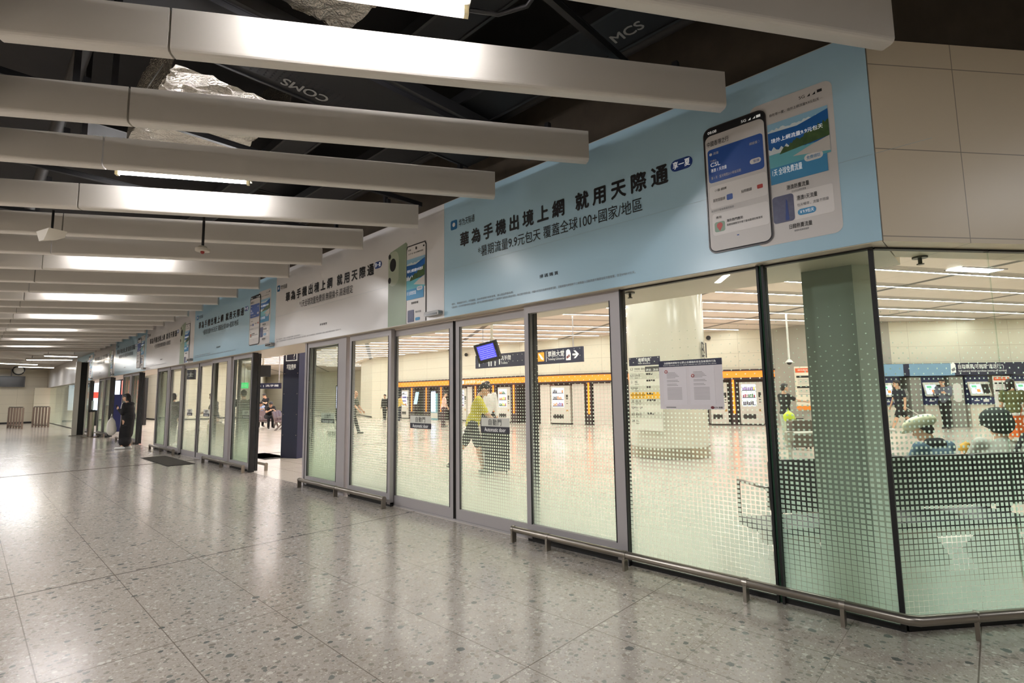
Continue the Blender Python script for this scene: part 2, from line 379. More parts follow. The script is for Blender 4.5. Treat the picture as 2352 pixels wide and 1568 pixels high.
# corner pier behind the glass and the round column
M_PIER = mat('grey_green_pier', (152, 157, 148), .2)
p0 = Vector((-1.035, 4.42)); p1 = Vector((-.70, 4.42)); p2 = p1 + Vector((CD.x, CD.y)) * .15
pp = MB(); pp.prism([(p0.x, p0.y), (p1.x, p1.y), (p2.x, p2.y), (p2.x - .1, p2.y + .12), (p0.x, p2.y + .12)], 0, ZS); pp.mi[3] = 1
sd(pp.build('column_corner', [M_PIER, mat('pier_side_lit', (216, 216, 204), .3)]))  # side face coloured paler to stand in for light from the hall
CC = Vector((-5.66, 11.37)); CRAD = .88
M_COL = mat('column_panel', (214, 212, 196), .16)
rc = empty('column_round', (CC.x, CC.y, 0)); sd(rc)
MB().cyl(0, 0, 0, 4.12, CRAD, 64).build('shaft', M_COL, rc)
MB().tube([(0, 0, .004), (0, 0, .24)], CRAD + .02, 64).build('base_ring', mat('mirror_steel', (176, 168, 150), .12, .9), rc)

# ------------------------------------------------------------------ glass front: six sliding door sets, side panes, fixed panes by the corner
WN = [0]; DN = [0]
def leaf(x0, x1, y, sign, slid=False, zb=.02, gs='R', handle=False):
    DN[0] += 1
    d = empty('door_%d' % DN[0], (0, 0, 0)); sd(d)
    f = MB(); t = .045
    for a, c in ((x0, x0 + .07), (x1 - .07, x1)): f.box(a, c, y - t / 2, y + t / 2, zb, ZS - .012)
    f.box(x0 + .07, x1 - .07, y - t / 2, y + t / 2, zb, zb + .12); f.box(x0 + .07, x1 - .07, y - t / 2, y + t / 2, ZS - .1, ZS - .012)
    f.build('frame', M_ALU, d)
    glass(x0 + .07, x1 - .07, y, zb + .12, ZS - .1, 'glass_pane', d)
    g = MB()
    for a in (x0 - .004, x1 - .004): g.box(a, a + .008, y - t / 2 - .004, y + t / 2 + .004, zb, ZS - .02)
    for a in (x0 + .07, x1 - .078): g.box(a, a + .008, y - t / 2 - .003, y - t / 2 + .006, zb + .12, ZS - .1)
    g.build('gasket', M_BLACK, d)
    if sign:
        c = (x0 + x1) / 2 + (0.03 if gs == 'R' else -.02)
        e = empty('door_sign', (c, y - .012, 1.035), 0, d)
        MB().box(-.22, .22, -.004, 0, .07, .165).build('sign_plate', mat('sign_white', (222, 222, 212), .5), e)
        MB().box(-.22, .22, -.004, 0, 0, .07).build('lower_band', mat('sign_grey', (62, 62, 70), .5), e)
        text('chinese_lettering', '自動門', M_INK, e, 0, .082, .07, w=.2, y=-.006, bold=-.004, space=1.15, center=True)
        text('english_lettering', 'Automatic door', M_LET, e, 0, .014, .044, w=.33, y=-.006, center=True)
    return d
def glass(x0, x1, y, z0, z1, name, parent, m=None, mf=None):
    b = MB(); b.box(x0, x1, y - .006, y + .006, z0, z1)
    b.mi[-6:] = [0, 0, 0, 0, 1, 0]              # the dots are printed on the hall side
    return b.build(name, [m or M_GL, mf or M_GLF], parent)
def sidelight(x0, x1):
    WN[0] += 1
    d = empty('window_%d' % WN[0]); sd(d)
    f = MB(); y = YG
    for a, c in ((x0, x0 + .06), (x1 - .06, x1)): f.box(a, c, y - .03, y + .03, .03, ZS)
    f.box(x0 + .06, x1 - .06, y - .03, y + .03, .05, .17); f.box(x0 + .06, x1 - .06, y - .03, y + .03, ZS - .085, ZS)
    f.build('frame', M_ALU, d)
    MB().box(x0, x1, y - .02, y + .03, 0.002, .05).build('plinth', M_BLACK, d)
    g = MB()
    for a in (x0 + .06, x1 - .068): g.box(a, a + .008, y - .034, y - .02, .17, ZS - .085)
    g.build('gasket', M_BLACK, d)
    glass(x0 + .06, x1 - .06, y, .17, ZS - .085, 'glass_pane', d)
TN = [0]
def post(x0, x1, m=M_ALU, y0=YG - .04, y1=YG + .05, z0=0.0):
    TN[0] += 1
    b = MB(); b.box(x0, x1, y0, y1, z0, ZS); return sd(b.build('trim_%d' % TN[0], m))
CEN = [-4.72, -9.65, -14.6, -19.5, -24.4, -29.3]
OPEN = [False, True, False, True, True, True]
for i, (c, op) in enumerate(zip(CEN, OPEN)):
    sidelight(c + 1.2, c + 2.3); sidelight(c - 2.34, c - 1.24)
    post(c + 2.3, c + 2.345) if i == 0 else post(c + 2.3, c + 2.5)
    if op:
        leaf(c + 1.16, c + 2.28, YG + .085, i == 1); leaf(c - 2.3, c - 1.18, YG + .085, i == 1, gs='L')
        for a in (c + 1.12, c - 1.24): post(a, a + .06, M_ALU if a > c else M_BLACK)
    else:
        TN[0] += 1; sd(MB().box(c - 1.3, c + 1.27, YG + .03, YG + .1, 0, .019).build('trim_%d' % TN[0], M_ALU))
        leaf(c + .02, c + 1.27, YG + .065, True); leaf(c - 1.3, c - .02, YG + .065, True, gs='L')
post(CEN[-1] - 2.5, CEN[-1] - 2.34)
def pane(x0, x1, m, mf):
    WN[0] += 1
    d = empty('window_%d' % WN[0]); sd(d); glass(x0, x1, YG, .035, ZS - .01, 'glass_pane', d, m, mf)
    MB().box(x0, x1, YG - .012, YG + .03, .002, .035).build('floor_channel', M_BLACK, d)
    MB().box(x0, x1, YG - .012, YG + .03, ZS - .012, ZS).build('head_channel', M_BLACK, d)
pane(-2.365, -1.215, M_GL, M_GLF); pane(-1.165, -.53, M_GLC, M_GLF2)
post(-2.375, -2.365, M_BLACK); post(-1.215, -1.2, M_BLACK); post(-1.2, -1.18, M_GREEN, YG - .01, YG + .02); post(-1.18, -1.165, M_BLACK)
post(-.532, -.505, M_BLACK, YG - .012, YG + .02)
for s0, s1 in ((.02, .853), (.861, 2.2), (2.208, 4), (4.008, 6.5)):
    WN[0] += 1
    d = empty('window_%d' % WN[0], KG, math.atan2(CD.y, CD.x)); sd(d)
    b = MB(); b.box(s0, s1, -.006, .006, .035, ZS); b.mi[-6:] = [0, 0, 0, 0, 1, 0]
    b.build('glass_pane', [M_GLC, M_GLCF], d)
    MB().box(s0, s1, -.012, .03, .002, .035).build('floor_channel', M_BLACK, d)
    MB().box(s0, s1, -.012, .03, ZS - .012, ZS - .001).build('head_channel', M_BLACK, d)
for j in range(5):                           # frameless panes at the far end
    pane(-46.9 + 2.95 * j, -46.9 + 2.95 * j + 2.92, M_GL, M_GLF)

# sensors over the doors
for i, c in enumerate(CEN):
    x = (-5.03, -10.05, -15.17, -20.22, -25.4, -30.42)[i] * .9698 + .0
    s = empty('door_sensor', (x, YB, 2.44), label='silver motion sensor box above the %s glass door set from the corner' % ORD[i], cat='sensor', group='door sensors along the band')
    b = MB(); b.rbox(-.14, .14, -.07, -.001, -.028, .028, .02); b.build('housing', mat('sensor_grey', (150, 148, 146), .35, .5), s)
    MB().box(-.11, .11, -.074, -.07, -.02, 0).build('lens', mat('dark_lens', (70, 68, 68), .15), s)

# bumper rails
def rail(name, pts, posts, label, z=.125):
    r = empty(name, (pts[0][0], pts[0][1], 0), label=label, cat='rail', group='steel bumper rails along the glass')
    o = Vector((pts[0][0], pts[0][1], 0))
    MB().tube([Vector((p[0], p[1], z)) - o for p in pts], .03, 14).build('rail', M_STEEL, r)
    for x, y in posts:
        b = MB(); b.box(-.011, .011, -.03, .03, 0, z + .005); b.tube([(-.016, 0, z), (.016, 0, z)], .034, 14)
        p = b.build('post', M_STEEL, r); p.location = (x - o.x, y - o.y, 0)
    return r
k0 = KG + CN * .15; cy = YG - .15; cx = -.515 + .15 * (1 - math.cos(CA + 0)) / math.sin(PI / 2 - CA) if False else KG.x + .15 * math.tan((PI / 2 - CA) / 2)
far = offp(KG, 2.6, .15)
rail('bumper_rail', [(-3.62, cy), (cx - .03, cy), (cx + CD.x * .03, cy + CD.y * .03), (far.x, far.y)],
     [(-3.6, cy), (-3.16, cy), (-2.34, cy), (-1.38, cy), (-.8, cy)] + [(offp(KG, s, .15).x, offp(KG, s, .15).y) for s in (.33, 1.1, 1.9)],
     'low steel bumper rail that bends round the glass corner')
for i in range(1, 6):
    m = (CEN[i - 1] + CEN[i]) / 2
    rail('bumper_rail', [(m + 1.28, cy), (m - 1.2, cy)], [(m + 1.27, cy), (m, cy), (m - 1.19, cy)], 'low steel bumper rail outside the side panes between %s and %s door sets' % (ORD[i - 1], ORD[i]))
    if i < 4: rail('bumper_rail', [(m + 1.3, YG + .28), (m - 1.2, YG + .28)], [(m + 1.29, YG + .28), (m, YG + .28), (m - 1.19, YG + .28)], 'low steel bumper rail on the hall side between %s and %s door sets' % (ORD[i - 1], ORD[i]))
mt = empty('door_mat', (-14.55, 3.39, 0), label='dark ribbed floor mat outside the closed third door set', cat='mat')
b = MB(); b.box(-1.25, 1.25, -.27, .27, .001, .008)
b.build('border', M_DARK, mt)
b = MB()
for j in range(40): b.box(-1.22 + j * .062, -1.22 + j * .062 + .034, -.25, .25, .008, .012)
b.build('ribs', mat('mat_ribs', (74, 68, 62), .8), mt)
q = at_floor(612, 1048); mt = empty('door_mat', (q.x, q.y, 0), label='dark floor mat inside the hall beside the navy totem', cat='mat')
MB().box(-.66, .66, -.3, .3, .001, .008).build('border', M_DARK, mt)
b = MB()
for j in range(20): b.box(-.63 + j * .062, -.87 + j * .062 + .034, -.28, .28, .008, .012)
b.build('ribs', mat('mat_ribs', (74, 68, 62), .8), mt)

# ------------------------------------------------------------------ ceiling of the corridor
BX = [-.3, -1.26, -2.43, -3.58, -4.87, -6.12, -7.3, -8.46, -9.72, -10.83, -11.95, -13.02, -14.12, -15.27, -16.36, -17.45, -18.45, -19.57, -20.62, -21.7, -22.72, -23.7, -24.7, -25.85, -26.98]
BA = [34.2, 36.0, 35.0, 33.2, 34.5]
BY, ZB, ZT = 3.58, 3.45, 3.715
def bprof(t=.05, r=.028):
    p = [(-t + r, 0), (t - r, 0)] + [(t - r + r * math.sin(a), r - r * math.cos(a)) for a in (.4, .8, 1.2, PI / 2)] + [(t, ZT - ZB), (-t, ZT - ZB)]
    return p + [(-t + r - r * math.sin(a), r - r * math.cos(a)) for a in (PI / 2, 1.2, .8, .4)]
BDIR = []
for i, x in enumerate(BX):
    a = math.radians(BA[i] if i < 5 else 34.5)
    d = Vector((math.sin(a), math.cos(a), 0)); side = Vector((d.y, -d.x, 0)); BDIR.append(d)
    e = empty('ceiling_baffle', (x, BY, ZB), label='beige metal ceiling baffle, %s in the row counted from the corner' % ORD[i], cat='ceiling baffle', group='ceiling baffles over the corridor', kind='thing')
    L1 = (BY - .70) / d.y; L2 = (BY + .0) / d.y
    for n0, n1 in ((0, L1 - .007), (L1 + .007, L2)):
        b = MB(); b.sweep(bprof(), -d * n1, -d * n0, side); b.build('panel', M_BEAM, e)
    b = MB(); b.box(-.02, .02, -.02, .02, ZT - ZB, ZT - ZB + .063)
    for s in (.35, L1 + .3):
        o = b.build('hanger', M_TRAY, e); o.location = -d * s; b2_ = None
lb = empty('ceiling_edge_beam', (-15, -.12, ZB), label='long beige edge beam carrying the inner ends of the ceiling baffles', cat='beam', kind='thing')
b = MB(); b.sweep(bprof(.06), (-15, 0, .01), (15, 0, .01), (0, 1, 0)); b.build('casing', M_BEAM, lb)
TY = 1.40
for j, i in enumerate((0, 3, 6, 9, 12, 15, 18, 21)):
    d = BDIR[i]
    def on(ix): return BX[ix] - (BY - TY) / d.y * d.x
    x = on(i) * .3 + on(i + 1) * .7
    e = empty('fluorescent_light', (x, TY, 3.72), math.atan2(d.y, d.x), label='bare white fluorescent tube on a batten between the %s and %s baffles' % (ORD[i], ORD[i + 1]), cat='light', group='fluorescent tubes above the baffles')
    MB().tube([(-.6, 0, 0), (.6, 0, 0)], .015, 10).build('tube', M_TUBE, e)
    MB().box(-.62, .62, -.09, .09, .03, .05).build('batten', mat('batten_cream', (214, 206, 190), .5), e)
    for s in (-1, 1): MB().box(s * .6 - .014, s * .6 + .014, -.022, .022, -.024, .03).build('lamp_holder', mat('holder_cream', (222, 210, 170), .5), e)
    if j == 0: MB().tube([(.62, 0, .02), (.8, .02, .035), (.95, -.1, .02), (1.0, -.25, .035), (.9, -.32, .03)], .014, 8).build('cable', M_TRAY, e)
# services in the void
def service(name, label, cat, group=None, **k): return empty(name, label=label, cat=cat, group=group, **k)
def foil_duct(name, x0, x1, y0, y1, z0, z1, label):
    bm = bmesh.new(); nx = int((x1 - x0) / .06); ny = 14; rnd = random.Random(3); b = MB()
    def grid(P, U, V, nu, nv):
        vs = []
        for i in range(nu + 1):
            for j in range(nv + 1):
                p = P + U * (i / nu) + V * (j / nv); q = .02
                vs.append((p.x + rnd.uniform(-q, q), p.y + rnd.uniform(-q, q) * .4, p.z + rnd.uniform(-q, q)))
        b.add(vs, [(i * (nv + 1) + j, (i + 1) * (nv + 1) + j, (i + 1) * (nv + 1) + j + 1, i * (nv + 1) + j + 1) for i in range(nu) for j in range(nv)])
    bm.free()
    grid(Vector((x0, y0, z0)), Vector((x1 - x0, 0, 0)), Vector((0, y1 - y0, 0)), nx, ny)
    grid(Vector((x0, y0, z1)), Vector((x1 - x0, 0, 0)), Vector((0, 0, z0 - z1)), nx, 5)
    grid(Vector((x0, y1, z0)), Vector((x1 - x0, 0, 0)), Vector((0, 0, z1 - z0)), nx, 5)
    grid(Vector((x0, y0, z0)), Vector((0, y1 - y0, 0)), Vector((0, 0, z1 - z0)), ny, 5)
    o = b.build(name, M_FOIL); prop(o, label, 'duct'); return o
foil_duct('foil_duct', -6.2, -4.45, .95, 1.85, 4.06, 4.5, 'crumpled silver foil duct over the third and fourth baffles')
foil_duct('foil_duct', -3.3, -1.9, 1.0, 1.75, 4.12, 4.5, 'crumpled silver foil duct behind the tube over the first baffle')
def tray(x0, x1, y0, y1, z, label, along='y', name='cable_tray'):
    e = empty(name, ((x0 + x1) / 2, (y0 + y1) / 2, z), label=label, cat='cable tray', group='dark cable trays in the ceiling void')
    hx, hy = (x1 - x0) / 2, (y1 - y0) / 2
    MB().box(-hx, hx, -hy, hy, 0, .012).build('base_sheet', M_TRAY, e)
    for s in (-1, 1):
        b = MB()
        if along == 'y': b.box(s * hx - .012, s * hx + .012, -hy, hy, -.01, .09)
        else: b.box(-hx, hx, s * hy - .012, s * hy + .012, -.01, .09)
        b.build('side_flange', mat('tray_edge', (58, 57, 58), .35, .5), e)
    return e
t1 = tray(-4.12, -3.36, .2, 3.7, 4.0, 'wide perforated dark cable tray with stencilled letters over the second baffle')
b = MB()
for r in range(6):
    for q in range(50): b.box(-.3 + r * .035, -.3 + r * .035 + .022, -1.3 + q * .05, -1.3 + q * .05 + .012, -.0025, -.0005)
b.build('perforation_pattern', M_INK, t1)
def stencil(parent, s, x, y, h, rz, z=-.003):
    h_ = empty('stencil_mark', (x, y, z), 0, parent); h_.rotation_euler = (PI / 2, 0, rz)
    text('stencil_lettering', s, mat('stencil_grey', (150, 148, 144), .7), h_, 0, 0, h, y=-.001, bold=.02)
stencil(t1, 'COMS', -.2, .02, .1, -PI / 2)
t2 = tray(-9, 3, 2.95, 3.35, 4.13, 'long dark trunking with stencilled letters over the tips of the baffles', 'x')
stencil(t2, 'MCS', 1.09, .1, .095, 0)
tray(-12, 2, 2.2, 2.5, 4.25, 'narrow dark cable ladder running along the corridor over the baffles', 'x')
tray(-1.7, -1.3, .7, 3.5, 4.37, 'short dark cable tray crossing over the second baffle near the tube')
tray(-7.3, -6.7, .7, 3.5, 4.37, 'dark cable tray crossing over the sixth and seventh baffles')
for j, x in enumerate((-1.75, -3.2, -5.0, -6.8, -8.6, -10.4, -12.2)):
    b = MB(); b.box(-.02, .02, -.05, 3.72, 0, .04); b.box(-.025, .025, -.05, 3.72, .04, .05)
    o = b.build('support_channel', M_TRAY); o.location = (x, 0, 3.78); o.rotation_euler = (0, 0, 0)
    prop(o, 'dark steel channel lying across the baffles, %s from the corner' % ORD[j], 'steel channel', 'steel channels over the baffles')
for j, (y, z, r) in enumerate(((3.6, 4.3, .05), (2.75, 4.7, .07), (.5, 4.45, .06))):
    o = MB().tube([(-24, y, z), (3, y, z)], r, 12).build('service_pipe', mat('pipe_dark', (52, 48, 46), .6))
    prop(o, ('thin dark pipe beside the top of the banners in the ceiling void', 'thick dark pipe in the middle of the ceiling void', 'dark pipe near the inner edge of the ceiling void')[j], 'pipe', 'dark pipes in the ceiling void')
for j, (x, y) in enumerate(((-4.9, .42), (-4.84, .64), (-6.0, .6), (-5.3, 3.4), (-7.9, 3.45))):
    o = MB().box(-.02, .02, -.02, .02, 0, 1.18).build('hanger_rod', mat('hanger_steel', (70, 68, 70), .4, .6)); o.location = (x, y, 3.82)
    prop(o, 'grey steel hanger strut dropping from the dark slab, %s counted from the corner' % ORD[j], 'hanger', 'hanger struts in the void')
A_, B_ = at_floor(338, 200, 3.74), at_floor(372, 150, 3.98)
o = MB().add([A_ + Vector((-.03, 0, 0)), A_ + Vector((.03, 0, 0)), B_ + Vector((.03, 0, 0)), B_ + Vector((-.03, 0, 0)), A_ + Vector((-.03, .006, 0)), A_ + Vector((.03, .006, 0)), B_ + Vector((.03, .006, 0)), B_ + Vector((-.03, .006, 0))], [(0, 1, 2, 3), (7, 6, 5, 4), (0, 4, 5, 1), (1, 5, 6, 2), (2, 6, 7, 3), (3, 7, 4, 0)]).build('perforated_strap', mat('galvanised', (190, 186, 176), .35, .6))
prop(o, 'pale perforated steel strap slanting up beside the silver duct', 'strap')
# detectors and other fittings under the baffles
p = at_depth(465, 577, 6.0)
e = empty('smoke_detector', (p.x, p.y, p.z), label='round white smoke detector with red tip hanging below the baffles', cat='smoke detector')
MB().cyl(0, 0, .0, .03, .075, 24).cyl(0, 0, .03, .06, .06, 24, r1=.04).build('body', mat('detector_cream', (206, 198, 184), .5), e)
MB().ball((0, 0, -.01), .022).build('red_tip', mat('red_tip', (150, 40, 34), .4), e)
MB().tube([(.01, 0, .06), (.01, 0, .5)], .012, 8).tube([(-.03, 0, .06), (-.03, 0, .5)], .006, 8).build('stem', M_TRAY, e)
p = at_depth(118, 544, 5.6)
e = empty('ceiling_speaker', (p.x, p.y, p.z), .3, label='pale wedge-shaped speaker box hanging under the sixth baffle', cat='speaker')
b = MB(); b.add([(-.14, -.08, .06), (.14, -.08, .06), (.14, .08, .06), (-.14, .08, .06), (-.06, -.08, -.06), (.04, -.08, -.06), (.1, .08, -.0), (-.1, .08, -.0)], [(0, 3, 2, 1)[::-1], (4, 5, 6, 7)[::-1], (0, 1, 5, 4)[::-1], (1, 2, 6, 5)[::-1], (2, 3, 7, 6)[::-1], (3, 0, 4, 7)[::-1]])
b.build('box', mat('detector_cream', (206, 198, 184), .5), e); MB().tube([(0, 0, .06), (0, 0, .3)], .012, 8).build('stem', M_TRAY, e)
for j, (a, c) in enumerate((((102, 818), (177, 820)), ((63, 827), (164, 827.5)), ((-60, 833), (85, 838)), ((43, 843), (123, 845)))):
    A, B = at_floor(*a, 3.4), at_floor(*c, 3.4); d = (B - A); L = d.length
    e = empty('linear_light', ((A.x + B.x) / 2, (A.y + B.y) / 2, 3.4), math.atan2(d.y, d.x), label='bright linear ceiling light before the far wall, %s beyond the last baffle' % ORD[j], cat='light', group='linear lights beyond the baffles')
    MB().box(-L / 2, L / 2, -.07, .07, 0, .02).build('diffuser', mat('far_diffuser', (255, 250, 240), .4, emit=(255, 246, 230), strength=9), e)
    MB().box(-L / 2 - .02, L / 2 + .02, -.1, .1, .02, .1).build('housing', M_BEAM, e)
    MB().box(-L * .4, -L * .4 + .02, -.01, .01, .1, .22).box(L * .4, L * .4 + .02, -.01, .01, .1, .22).build('hangers', M_ALU, e)
sd(MB().box(-48, -27.9, -.2, 3.84, 3.62, 3.7).build('ceiling_far', mat('far_ceiling', (150, 140, 130), .5)))

# ------------------------------------------------------------------ advertising banners on the band (local frame: x right, z up, printed face at y=0)
KX = YB / YG
def bz(z): return 1.45 + (z - 1.45) * KX
M_BLUE = mat('banner_blue', (176, 210, 228), .24); M_BWH = mat('banner_white', (230, 227, 226), .22)
M_DBLUE = mat('print_dark_blue', (38, 66, 134), .4); M_CARD = mat('print_card_blue', (42, 86, 168), .4)
M_PW = mat('print_white', (232, 228, 226), .4); M_PG = mat('print_pale', (214, 210, 208), .4)
M_SKY = mat('print_sky', (150, 196, 222), .4); M_SEA = mat('print_sea', (30, 98, 170), .4); M_LAG = mat('print_lagoon', (108, 184, 196), .4)
M_TREE = mat('print_trees', (40, 66, 44), .4, noise=(25, (84, 112, 60))); M_SAND = mat('print_sand', (206, 202, 196), .4)
M_BAND = mat('print_band', (72, 148, 196), .4); M_CITY = mat('print_city', (64, 72, 104), .4, noise=(30, (112, 112, 138))); M_GREY = mat('print_grey', (130, 130, 134), .5)
M_RED = mat('print_red', (186, 64, 56), .4); M_CLOUD = mat('print_cloud', (222, 232, 236), .4)
def wavy(x0, x1, z0, z1, amp, seed, n=26):
    r = random.Random(seed)
    return [(x0, z0), (x1, z0)] + [(x1 + (x0 - x1) * i / n, z1 + r.uniform(-amp, amp)) for i in range(n + 1)]
def beach(parent, x0, x1, zb, zt, zl):       # picture of an island: top zt, bottom zb, blue band down to zl
    w, h = x1 - x0, zt - zb
    e = empty('beach_picture', (0, 0, 0), 0, parent)
    flat('sky', rect(x0, x1, zb, zt), M_SKY, e, -.005)
    flat('cloud', wavy(x0, x1, zb + .70 * h, zb + .86 * h, .03 * h, 5), M_CLOUD, e, -.0052)
    flat('sea', [(x0, zb), (x1, zb)] + [(x1, zb + .93 * h), (x0 + .5 * w, zb + .78 * h), (x0, zb + .8 * h)], M_SEA, e, -.0058)
    flat('lagoon', wavy(x0, x1, zb, zb + .3 * h, .01 * h, 6), M_LAG, e, -.0064)
    flat('spray', wavy(x0, x0 + .35 * w, zb + .3 * h, zb + .42 * h, .05 * h, 8, 8), M_CLOUD, e, -.0066)
    b = [(x0 + .18 * w, zb + .26 * h), (x1, zb + .36 * h)]
    r = random.Random(9)
    top = [(x1 - (x1 - x0 - .18 * w) * i / 30, zb + h * (.72 - .38 * i / 30 + r.uniform(-.05, .05))) for i in range(30)]
    flat('trees', b + top, M_TREE, e, -.0072)
    flat('sand', [(x0 + .4 * w, zb + .14 * h), (x1, zb + .04 * h), (x1, zb + .36 * h), (x0 + .7 * w, zb + .27 * h)], M_SAND, e, -.0078)
    text('handwriting', '境外上網流量9.9元包天', M_LET, e, x0 + .05 * w, zb + .55 * h, .10 * h, w=.86 * w, y=-.0095, bold=.004)
    if zl < zb:
        flat('blue_band', rect(x0, x1 - .06 * w, zl, zb), M_BAND, e, -.006)
        text('band_lettering', '1天 全球免費流量', M_LET, e, x0 + .04 * w, zl + .06, .05, w=.5 * w, y=-.0085)
        flat('button', rrect(x1 - .42 * w, x1 - .12 * w, zl + .1, zl + .15, .024), M_PW, e, -.0075)
        text('button_lettering', '免費領取', M_BAND, e, x1 - .38 * w, zl + .112, .026, w=.22 * w, y=-.0095)
def headline(e, X, hd, sub, xs, white=False):
    flat('sheet_joint', rect(.01, X(xs['fine'][1]) + 2.0 * (xs['lg'] > -5) + 1.2 * (xs['lg'] < -5), bz(2.985), bz(2.9865)), mat('joint_pale', (166, 184, 194), .5), e, -.0015)
    ic = flat('logo_icon', rrect(X(xs['lg']), X(xs['lg']) + .115, bz(3.47), bz(3.47) + .115, .02), mat('logo_blue', (36, 106, 160), .4), e, -.003)
    flat('globe', [(X(xs['lg']) + .0575 + .024 * math.cos(a * PI / 8), bz(3.47) + .06 + .026 * math.sin(a * PI / 8)) for a in range(16)], M_PW, ic, -.005)
    text('logo_lettering', '华为天际通', M_INK, e, X(xs['lg']) + .15, bz(3.485), .085, w=.27, bold=.004)
    a, c = xs['hd']
    text('headline_lettering', hd, M_INK, e, X(a), bz(3.225), .165, w=(c - a) * KX, bold=.034, space=1.5)
    a, c = xs['sub']
    text('subline', sub, M_INK, e, X(a), bz(3.04), .125, w=(c - a) * KX, bold=.002)
    a, c = xs['pill']
    p = flat('badge', rrect(X(a), X(c), bz(3.295), bz(3.395), .046, 6), M_DBLUE, e, -.004)
    text('badge_lettering', '享一夏', M_LET, p, X((a + c) / 2), bz(3.315), .062, w=(c - a) * .76, y=-.0065, bold=.006, center=True)
    text('caption', '掃碼購買', M_INK, e, X(xs['qr']) , bz(2.635), .036, w=.235, bold=.005, space=1.5)
    a, c = xs['fine']
    text('fine_print_lettering', '*活動規則：1天全球流量免費領活動期間，用戶在活動期間內掃描線下二維碼即可查看該活動並領取，每位用戶限領1張；流量9.9元包天為暑期優惠活動，活動期間內掃描線下二維碼進入活動頁面可購買指定流量套餐，低至RMB9.9元/天。', M_GREY, e, X(a), bz(2.495), .026, w=(c - a) * KX)
    text('fine_print_lettering', '*圖片、頁面僅供參考，不同機型、版本界面顯示或有差異，請以產品界面為準。', M_GREY, e, X(a), bz(2.535), .026, w=(c - a) * .4)
ZA, ZC = bz(2.405), bz(3.85)
def banner_a():
    x0, x1 = -4.86, -.4487; X = lambda x: (x - x0) * KX; Wd = (x1 - x0) * KX
    e = empty('advertising_banner', (x0 * KX, YB, 0))
    MB().box(0.002, Wd - .002, 0, .005, ZA, ZC).build('backing_sheet', M_BLUE, e)
    headline(e, X, '華為手機出境上網 就用天際通', '*暑期流量9.9元包天 覆蓋全球100+國家/地區', dict(lg=-4.73, hd=(-4.55, -1.88), sub=(-4.24, -2.13), pill=(-1.85, -1.66), qr=-3.32, fine=(-4.72, -2.22)))
    # screenshot sheet behind the phone
    s = flat('screenshot', rrect(X(-1.2), X(-.655), bz(2.51), bz(3.6), .05), M_PG, e, -.002)
    beach(s, X(-1.08), X(-.69), bz(3.08), bz(3.42), bz(2.955))
    text('sheet_title', '自在享一夏，境外上網流量9.9元包天 ···', M_INK, s, X(-1.06), bz(3.475), .022, w=.335)
    flat('battery', rect(X(-.745), X(-.715), bz(3.535), bz(3.555)), M_INK, s, -.0035)
    text('signal_mark', '5G ◢ ◢', M_INK, s, X(-.86), bz(3.53), .022, w=.1)
    text('section_title', '港澳熱賣流量', M_INK, s, X(-.98), bz(2.89), .034, w=.14, bold=.005)
    text('section_note', '五大平台網絡覆蓋', M_GREY, s, X(-.95), bz(2.865), .015, w=.09)
    flat('offer_card', rrect(X(-1.09), X(-.695), bz(2.66), bz(2.86), .015), M_PW, s, -.0035)
    flat('city_picture', rrect(X(-1.08), X(-.94), bz(2.66), bz(2.86), .02), M_CITY, s, -.005)
    flat('tower', [(X(-1.0), bz(2.67)), (X(-.975), bz(2.67)), (X(-.982), bz(2.81)), (X(-.99), bz(2.83))], M_DBLUE, s, -.0065)
    text('offer_title', '港澳1天流量', M_INK, s, X(-.92), bz(2.795), .034, w=.125, bold=.005, y=-.006)
    text('offer_note', '包天暢享，流量不限量', M_GREY, s, X(-.92), bz(2.75), .022, w=.19, y=-.006)
    p = flat('price_badge', rrect(X(-.92), X(-.805), bz(2.685), bz(2.73), .02), M_BAND, s, -.005)
    text('price', '￥9.9包天', M_LET, p, X(-.905), bz(2.695), .026, w=.085, y=-.007)
    text('section_title', '日韓熱賣流量', M_INK, s, X(-.98), bz(2.6), .034, w=.14, bold=.005)
    text('section_note', '春櫻秋楓無限暢享', M_GREY, s, X(-.95), bz(2.575), .015, w=.09)
    # phone
    ph = flat('phone_picture', rrect(X(-1.56), X(-1.085), bz(2.53), bz(3.56), .06, 6), mat('print_phone_rim', (60, 52, 54), .3), e, -.0100)
    flat('bezel', rrect(X(-1.552), X(-1.093), bz(2.54), bz(3.552), .055, 6), M_INK, ph, -.0112)
    flat('screen', rrect(X(-1.545), X(-1.1), bz(2.548), bz(3.49), .045, 6), M_PG, ph, -.0124)
    text('clock_digits', '08:08', M_LET, ph, X(-1.52), bz(3.505), .022, y=-.0145)
    text('signal_mark', '5G ◢ ◢', M_LET, ph, X(-1.26), bz(3.505), .02, w=.1, y=-.0145)
    flat('battery', rect(X(-1.15), X(-1.12), bz(3.505), bz(3.525)), M_LET, ph, -.0135)
    text('screen_title', '中國香港之行', M_INK, ph, X(-1.53), bz(3.4), .042, w=.165, y=-.0145, bold=.006)
    c = flat('blue_card', rrect(X(-1.53), X(-1.115), bz(3.1), bz(3.375), .022), M_CARD, ph, -.0136)
    flat('card_dot', [(X(-1.505) + .011 * math.cos(a * PI / 6), bz(3.335) + .011 * math.sin(a * PI / 6)) for a in range(12)], M_PW, c, -.0148)
    text('card_note', '流量', M_PG, c, X(-1.485), bz(3.325), .02, y=-.0155); text('card_note', '網絡慢 〉', M_PG, c, X(-1.21), bz(3.305), .022, w=.07, y=-.0155)
    text('card_note', '已接入', M_PG, c, X(-1.51), bz(3.27), .016, y=-.0155)
    text('card_title', 'CSL', M_LET, c, X(-1.51), bz(3.23), .032, y=-.0155)
